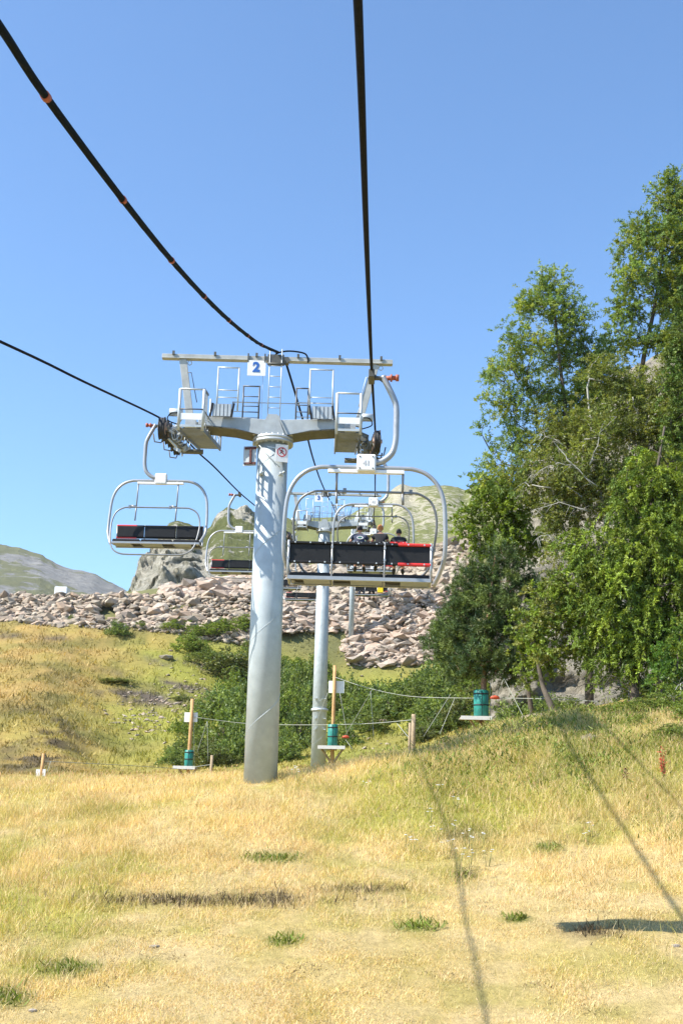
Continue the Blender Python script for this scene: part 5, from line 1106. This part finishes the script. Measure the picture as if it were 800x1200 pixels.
# ================================================================== PEOPLE
def skin_body(name, nodes, edges, mat, parent, root=0, sub=2):
    me = bpy.data.meshes.new(name); me.from_pydata([n_[0] for n_ in nodes], edges, []); o = bpy.data.objects.new(name, me); COL.objects.link(o); o.parent = parent
    md = o.modifiers.new('skin', 'SKIN'); md.use_smooth_shade = True
    for i, n_ in enumerate(nodes):
        sv = me.skin_vertices[0].data[i]; r = n_[1]; sv.radius = r if isinstance(r, tuple) else (r, r); sv.use_root = (i == root)
    ms = o.modifiers.new('sub', 'SUBSURF'); ms.levels = sub; ms.render_levels = sub; me.materials.append(mat); return o
def rider(parent_chair, x, zoff, label, shirt, trousers, hair, logo=False, lean=0.0, elbow=0.0, headtilt=0.0):
    """person sitting on the chair, seen from behind; y forward"""
    base = parent_chair.location; t = thing('person', label, 'person', (base.x+x, base.y+0.22, base.z-2.91+zoff))
    f = lean
    J = {'pel': (0, 0, 0.10), 'wai': (0, 0.02+f*.3, 0.27), 'che': (0, 0.04+f*.7, 0.45), 'nec': (0, 0.06+f, 0.58), 'hd0': (0, 0.08+f*1.1, 0.64), 'hd': (0, 0.10+f*1.2, 0.73)}
    nodes = [(J['pel'], (0.15, 0.11)), (J['wai'], (0.135, 0.095)), (J['che'], (0.16, 0.10)), (J['nec'], 0.055), (J['hd0'], 0.05)]
    edges = [(0, 1), (1, 2), (2, 3), (3, 4)]
    for s in (-1, 1):
        b = len(nodes); yy = 0.04+f*.8
        nodes += [((s*0.17, yy, 0.50), 0.055), ((s*(0.25+elbow*.5), yy+0.08, 0.32), 0.042), ((s*(0.20+elbow), yy+0.33, 0.26+elbow*0.3), 0.032), ((s*(0.18+elbow), yy+0.40, 0.27+elbow*.3), (0.035, 0.018))]
        edges += [(2, b), (b, b+1), (b+1, b+2), (b+2, b+3)]
        h = b+3; hx, hy, hz = nodes[h][0]
        for k in range(4):
            nodes += [((hx+(k-1.5)*0.02, hy+0.05, hz-0.005), 0.0085), ((hx+(k-1.5)*0.022, hy+0.085-0.008*abs(k-1.5), hz-0.03), 0.0075)]
            e = len(nodes); edges += [(h, e-2), (e-2, e-1)]
        nodes += [((hx-s*0.045, hy+0.03, hz-0.01), 0.010)]; edges += [(h, len(nodes)-1)]
        l = len(nodes)
        nodes += [((s*0.10, 0.10, 0.08), 0.085), ((s*0.13, 0.46, 0.09), 0.06), ((s*0.13, 0.50, -0.30), 0.045), ((s*0.13, 0.52, -0.36), 0.04), ((s*0.14, 0.64, -0.42), (0.04, 0.03))]
        edges += [(0, l), (l, l+1), (l+1, l+2), (l+2, l+3), (l+3, l+4)]
    skin_body('body', nodes, edges, M['skin'], t)
    sh = [(J['pel'], (0.165, 0.125)), (J['wai'], (0.15, 0.11)), (J['che'], (0.178, 0.115)), ((0, J['nec'][1], 0.545), 0.07)]; se = [(0, 1), (1, 2), (2, 3)]
    for s in (-1, 1):
        b = len(sh); yy = 0.04+f*.8; sh += [((s*0.17, yy, 0.50), 0.07), ((s*(0.22+elbow*.3), yy+0.05, 0.39), 0.06)]; se += [(2, b), (b, b+1)]
    skin_body('shirt', sh, se, shirt, t)
    tr = [((0, 0.0, 0.06), (0.17, 0.12))]; te = []
    for s in (-1, 1):
        b = len(tr); tr += [((s*0.10, 0.10, 0.08), 0.10), ((s*0.13, 0.47, 0.09), 0.075), ((s*0.13, 0.50, -0.30), 0.062)]; te += [(0, b), (b, b+1), (b+1, b+2)]
    skin_body('trousers', tr, te, trousers, t)
    for s in (-1, 1):
        m2 = MB(); m2.tube(smooth_path([(s*0.13, 0.44, -0.40), (s*0.13, 0.52, -0.385), (s*0.14, 0.62, -0.43), (s*0.14, 0.70, -0.45)], 3), [0.035, 0.05, 0.053, 0.055, 0.056, 0.056, 0.05, 0.045, 0.04, 0.02], 8); m2.build('shoe', M['blackcloth'], t)
    hd = Vector(J['hd'])+Vector((headtilt, 0, 0))
    bm = bmesh.new(); bmesh.ops.create_uvsphere(bm, u_segments=20, v_segments=14, radius=1.0)
    for v in bm.verts:
        p = v.co; k = 0.078*(1-0.18*max(0, -p.z)); v.co = Vector((p.x*k, p.y*0.095*(1-0.1*max(0, -p.z)), p.z*0.115))
        if p.y > 0 and abs(p.x) < 0.03 and -0.06 < v.co.z < 0.01: v.co.y += 0.018
    me = bpy.data.meshes.new('head'); bm.to_mesh(me); bm.free(); me.polygons.foreach_set('use_smooth', np.ones(len(me.polygons), bool)); me.materials.append(M['skin'])
    ho = bpy.data.objects.new('head', me); COL.objects.link(ho); ho.parent = t; ho.location = hd
    for s in (-1, 1):
        m2 = MB(); m2.tube([(s*0.074, 0.0, -0.03), (s*0.086, -0.012, 0.0), (s*0.078, 0.0, 0.028)], [0.012, 0.016, 0.010], 6); m2.build('ear', M['skin'], ho)
        m2 = MB(); m2.cyl((s*0.03, 0.086, 0.012), (s*0.03, 0.094, 0.012), 0.011, 8); m2.build('eye', M['black'], ho)
    m2 = MB(); m2.box((0, 0.088, -0.05), (0.045, 0.012, 0.008)); m2.build('mouth', M['redpad'], ho)
    bm = bmesh.new(); bmesh.ops.create_uvsphere(bm, u_segments=24, v_segments=16, radius=1.0)
    dl = [v for v in bm.verts if v.co.y*0.9-v.co.z*0.75 > 0.28 and not v.co.z > 0.75 or v.co.z < -0.55]; bmesh.ops.delete(bm, geom=dl, context='VERTS')
    for v in bm.verts:
        p = v.co.copy(); j = 1+0.05*math.sin(p.x*23+p.z*17)*math.cos(p.y*19); v.co = Vector((p.x*0.088*j, p.y*0.104*j, p.z*0.125*j))
    me = bpy.data.meshes.new('hair'); bm.to_mesh(me); bm.free(); me.polygons.foreach_set('use_smooth', np.ones(len(me.polygons), bool)); me.materials.append(hair)
    h2 = bpy.data.objects.new('hair', me); COL.objects.link(h2); h2.parent = ho
    if logo:
        m2 = MB()
        for q in range(20):
            a0, a1 = 2*PI*q/20, 2*PI*(q+1)/20
            m2.prism([(0.10*math.cos(a0), 0.05*math.sin(a0)), (0.10*math.cos(a1), 0.05*math.sin(a1)), (0.07*math.cos(a1), 0.032*math.sin(a1)), (0.07*math.cos(a0), 0.032*math.sin(a0))], 'y', -0.004, 0.004)
        lg = m2.build('shirt_emblem', M['white'], t); lg.location = (0.01, -0.095+f*.6, 0.43)
        m2 = MB(); m2.box((0, 0, 0), (0.09, 0.008, 0.022)); m2.build('emblem_centre', M['greenprint'], lg)
    return t
rider(pch, -0.44, 0.0, 'person in a navy T-shirt with a white oval emblem on the back, dark short hair', M['navy'], M['brown'], M['hairdark'], True, 0.02, 0.10)
rider(pch, 0.18, 0.03, 'person with ginger hair in a black top in the middle of the three', M['blackcloth'], M['darktrousers'], M['hairginger'], False, 0.0, 0.0)
rider(pch, 0.74, -0.06, 'person in a black top with brown hair at the right of the three, leaning forward', M['blackcloth'], M['darktrousers'], M['hairdark'], False, 0.10, 0.02)
# far chair: two small riders and a yellow bag
rider(cy, -0.75, 0.0, 'small far rider in blue grey clothes at the left of the distant chair', M['bluecloth'], M['bluecloth'], M['hairdark'])
rider(cy, -0.10, 0.0, 'small far rider in blue clothes beside the yellow bag on the distant chair', M['bluecloth'], M['darktrousers'], M['hairdark'])
mb = MB(); mb.box((0, 0, 0.16), (0.36, 0.22, 0.30)); mb.tube([(-0.1, 0, .3), (-0.05, 0, .38), (0.05, 0, .38), (0.1, 0, .3)], 0.015, 6)
o = mb.build('bag', M['yellow'], None, bevel=0.04); o.location = cy.location+Vector((0.45, 0.0, -3.05)); tag(o, 'bright yellow bag on the small distant chair', 'bag')

# ================================================================== ROPE COURSE
def pad(parent, x, y, z0, z1, r):
    mb = MB(); n_ = 20; zs = [z0]
    mb.cyl((x, y, z0), (x, y, z1), r, n_); p = mb.build('padding', M['teal'], parent, bevel=0.02)
    for q in (0.45, 0.86):
        z = z0+(z1-z0)*q; m2 = MB(); m2.cyl((x, y, z-0.02), (x, y, z+0.02), r+0.012, n_); m2.cyl((x+0.03, y-r-0.01, z-.03), (x+0.03, y-r-0.03, z-.03), 0.02, 6); m2.build('strap', M['strap'], p)
    m2 = MB(); m2.cyl((x, y-r-0.002, z0+.02), (x, y-r-0.002, z1-.02), 0.008, 5); m2.build('seam', M['strap'], p)
def platform_thing(name, label, px_pole, py_top, py_plat, Y, px0, px1, pole=True, pad_py=None, rp=0.085, rpad=0.19, sign=None, cat='platform'):
    c = at(px_pole, py_plat, Y); g = G(c[0], Y)[0]
    t = thing(name, label, cat, (c[0], Y, g)); zp = c[2]-g
    if pole:
        zt = at(px_pole, py_top, Y)[2]-g; mb = MB(); mb.tube([(0, 0, -0.4), (0, 0, zp), (0.01, 0, (zp+zt)/2), (0.02, 0, zt)], [rp*1.1, rp, rp*0.92, rp*0.85], 14); mb.build('pole', M['wood'], t)
    xa = at(px0, py_plat, Y)[0]-c[0]; xb = at(px1, py_plat, Y)[0]-c[0]; npl = 7; wd = (xb-xa)
    for i in range(npl):
        y = -wd/2+wd*(i+0.5)/npl
        m2 = MB(); m2.box(((xa+xb)/2, y, zp-0.03), (wd, wd/npl-0.015, 0.06)); m2.build('plank', M['plank'], t)
    m2 = MB(); m2.box(((xa+xb)/2, -wd/2-0.02, zp-0.05), (wd+0.04, 0.035, 0.13)); m2.build('fascia', M['plankwhite'], t)
    mb = MB()
    for s in (-1, 1):
        mb.bar((s*wd*0.42, -wd*0.3, zp-0.08), (s*0.05, -0.02, zp-0.62), 0.06, 0.07); mb.bar((s*0.12, -wd*0.45, zp-0.09), (s*0.12, wd*0.45, zp-0.09), 0.08, 0.08)
    mb.build('brace', M['greywood'], t)
    if pad_py: z1 = at(px_pole, pad_py, Y)[2]-g; pad(t, 0, 0, zp+0.003, z1, rpad)
    if sign:
        s0 = at(sign[0], sign[1], Y); s1 = at(sign[2], sign[3], Y); m2 = MB(); m2.box(((s0[0]+s1[0])/2-c[0], rp+0.02, (s0[2]+s1[2])/2-g), (s1[0]-s0[0], 0.015, s0[2]-s1[2])); m2.build('notice_board', M['white'], t)
    return t
M['plank'] = surf('platform_plank', (0.42, 0.36, 0.28), 0.8, 0, 0.25, 9, 0.4, 30)
M['plankwhite'] = surf('pale_platform_edge', (0.66, 0.63, 0.60), 0.6, 0, 0.12, 9)
platform_thing('pole_platform', 'round wooden pole with green padding and white platform, left of the big tower', 221, 819, 898.5, 52, 205.5, 230, True, 879, 0.085, 0.185, (216, 834.5, 231, 846))
platform_thing('pole_platform', 'wooden pole with dark green padding and platform right beside the second tower', 389.5, 780, 875, 48, 373.5, 404, True, 849, 0.078, 0.20, (385, 797.5, 403, 812))
platform_thing('tree_platform', 'white edged platform with bright teal padding round the pine trunk at right', 563.5, 0, 841, 43.0, 539, 573.5, False, 809, 0.1, 0.265)
def post(px, py0, py1, Y, r, label, mat='greywood', boards=()):
    p = at(px, py1, Y); g = G(p[0], Y)[0]; t = thing('post', label, 'post', (p[0], Y, g)); zt = at(px, py0, Y)[2]-g
    mb = MB(); mb.tube([(0, 0, -0.3), (0, 0, zt*.5), (0.01, 0, zt)], [r, r*.95, r*.9], 10); mb.build('stake', M[mat], t)
    for (a, b, c, d) in boards:
        s0 = at(a, b, Y); s1 = at(c, d, Y); m2 = MB(); m2.box(((s0[0]+s1[0])/2-p[0], -0.03, (s0[2]+s1[2])/2-g), (s1[0]-s0[0], 0.02, s0[2]-s1[2])); m2.build('notice_board', M['white'], t)
    return t
post(49, 883, 909, 37, 0.055, 'short wooden stake with two small white boards at the far left', 'wood', ((43.2, 901.5, 47.2, 910), (50.3, 901.5, 53.6, 910)))
post(247.5, 885, 903, 46, 0.06, 'short leaning wooden post between the left platform and the big tower')
post(484, 837, 864, 42, 0.085, 'short thick wooden post between the second tower and the pine')
post(479.6, 847, 866, 41.6, 0.05, 'shorter thin post tied to the left side of the thick one')
def line(pts, r, label, mat='ropew', name='course_rope', sag=0.0):
    P = [at(*p) for p in pts]
    if len(P) == 2 and sag: P = [P[0], (P[0]+P[1])/2-np.array([0, 0, sag]), P[1]]
    return rope_obj(name, P, r, M[mat], label, 'rope', 4, 5)
line([(50, 892, 37), (150, 897, 42), (210, 901, 52)], 0.010, 'thin low wire from the short stake at far left to the left platform')
line([(225, 899, 51), (247, 896, 46), ], 0.010, 'short thin wire from the left platform to the leaning post')
line([(226, 840, 52), (290, 848, 52), (365, 849.5, 50), (430, 848, 46), (484, 843.5, 42)], 0.012, 'long pale cable from the left pole past both tubes to the thick short post')
line([(391, 793, 48), (430, 806, 47), (480, 816, 46), (540, 818, 44), (562, 818, 43.2)], 0.012, 'pale cable from the middle pole top to the teal padding')
line([(572, 818, 43.2), (640, 819, 41), (700, 822, 39)], 0.012, 'pale cable from the teal padding on into the trees at right')
for i, (pts, lab) in enumerate((([(243, 845, 52), (231, 882, 52)], 'slanting net rope right of the left pole'), ([(243, 845, 52), (244, 893, 52)], 'upright net rope right of the left pole'), ([(227, 846, 52), (228, 897, 52)], 'upright rope close to the left pole'),
                        ([(60, 892, 37), (54, 909, 37)], 'short slanting rope beside the far left stake'), ([(398, 812, 48), (407, 862, 48)], 'rope falling right from the middle sign board'), ([(384, 812, 48), (370, 850, 48), (366, 880, 48)], 'rope falling left from the middle sign board across the tube'),
                        ([(436, 808, 46.5), (404, 863, 48)], 'long slanting rope right of the middle pole'), ([(434, 810, 46.5), (438, 868, 46.5)], 'upright rope right of the middle pole'), ([(528, 813, 44), (496, 863, 43)], 'left slanting rope between the thick post and the pine'),
                        ([(533, 817, 44), (515, 860, 43)], 'right slanting rope between the thick post and the pine'), ([(590, 795, 42.5), (576, 832, 42.8)], 'slanting rope behind the red swing seat'), ([(590, 795, 42.5), (617, 848, 41.5)], 'long rope slanting right of the teal padding'), ([(574, 800, 43), (574.5, 840, 43)], 'upright rope just right of the teal padding'),
                        ([(405, 867, 48), (413, 878, 47)], 'short rope end under the middle swing seat'), ([(465, 848, 43), (480, 866, 41.8)], 'short slanting rope left of the thick post'))):
    line(pts, 0.011, lab)
for (px, py, Y, s, lab) in ((405, 864.5, 47.8, 0.14, 'small orange red swing seat by the middle platform'), (579.5, 818.5, 42.6, 0.17, 'bright red swing seat right of the teal padding')):
    mb = MB(); mb.tube([(-s, 0, 0), (-s*.7, 0, 0.03), (0, 0, .04), (s*.7, 0, 0.03), (s, 0, 0)], [s*.12, s*.3, s*.42, s*.34, s*.1], 10); o = mb.build('swing_seat', M['swing']); o.location = at(px, py, Y); tag(o, lab, 'swing')
mb = MB(); mb.tube([(-0.25, 0, 0.08), (0, 0, .1), (.22, 0, .06)], [0.09, .11, .07], 9); o = mb.build('rolled_pad', M['teal']); o.location = Gat(419, 47); tag(o, 'small dark green pad lying in the grass right of the middle platform', 'pad')
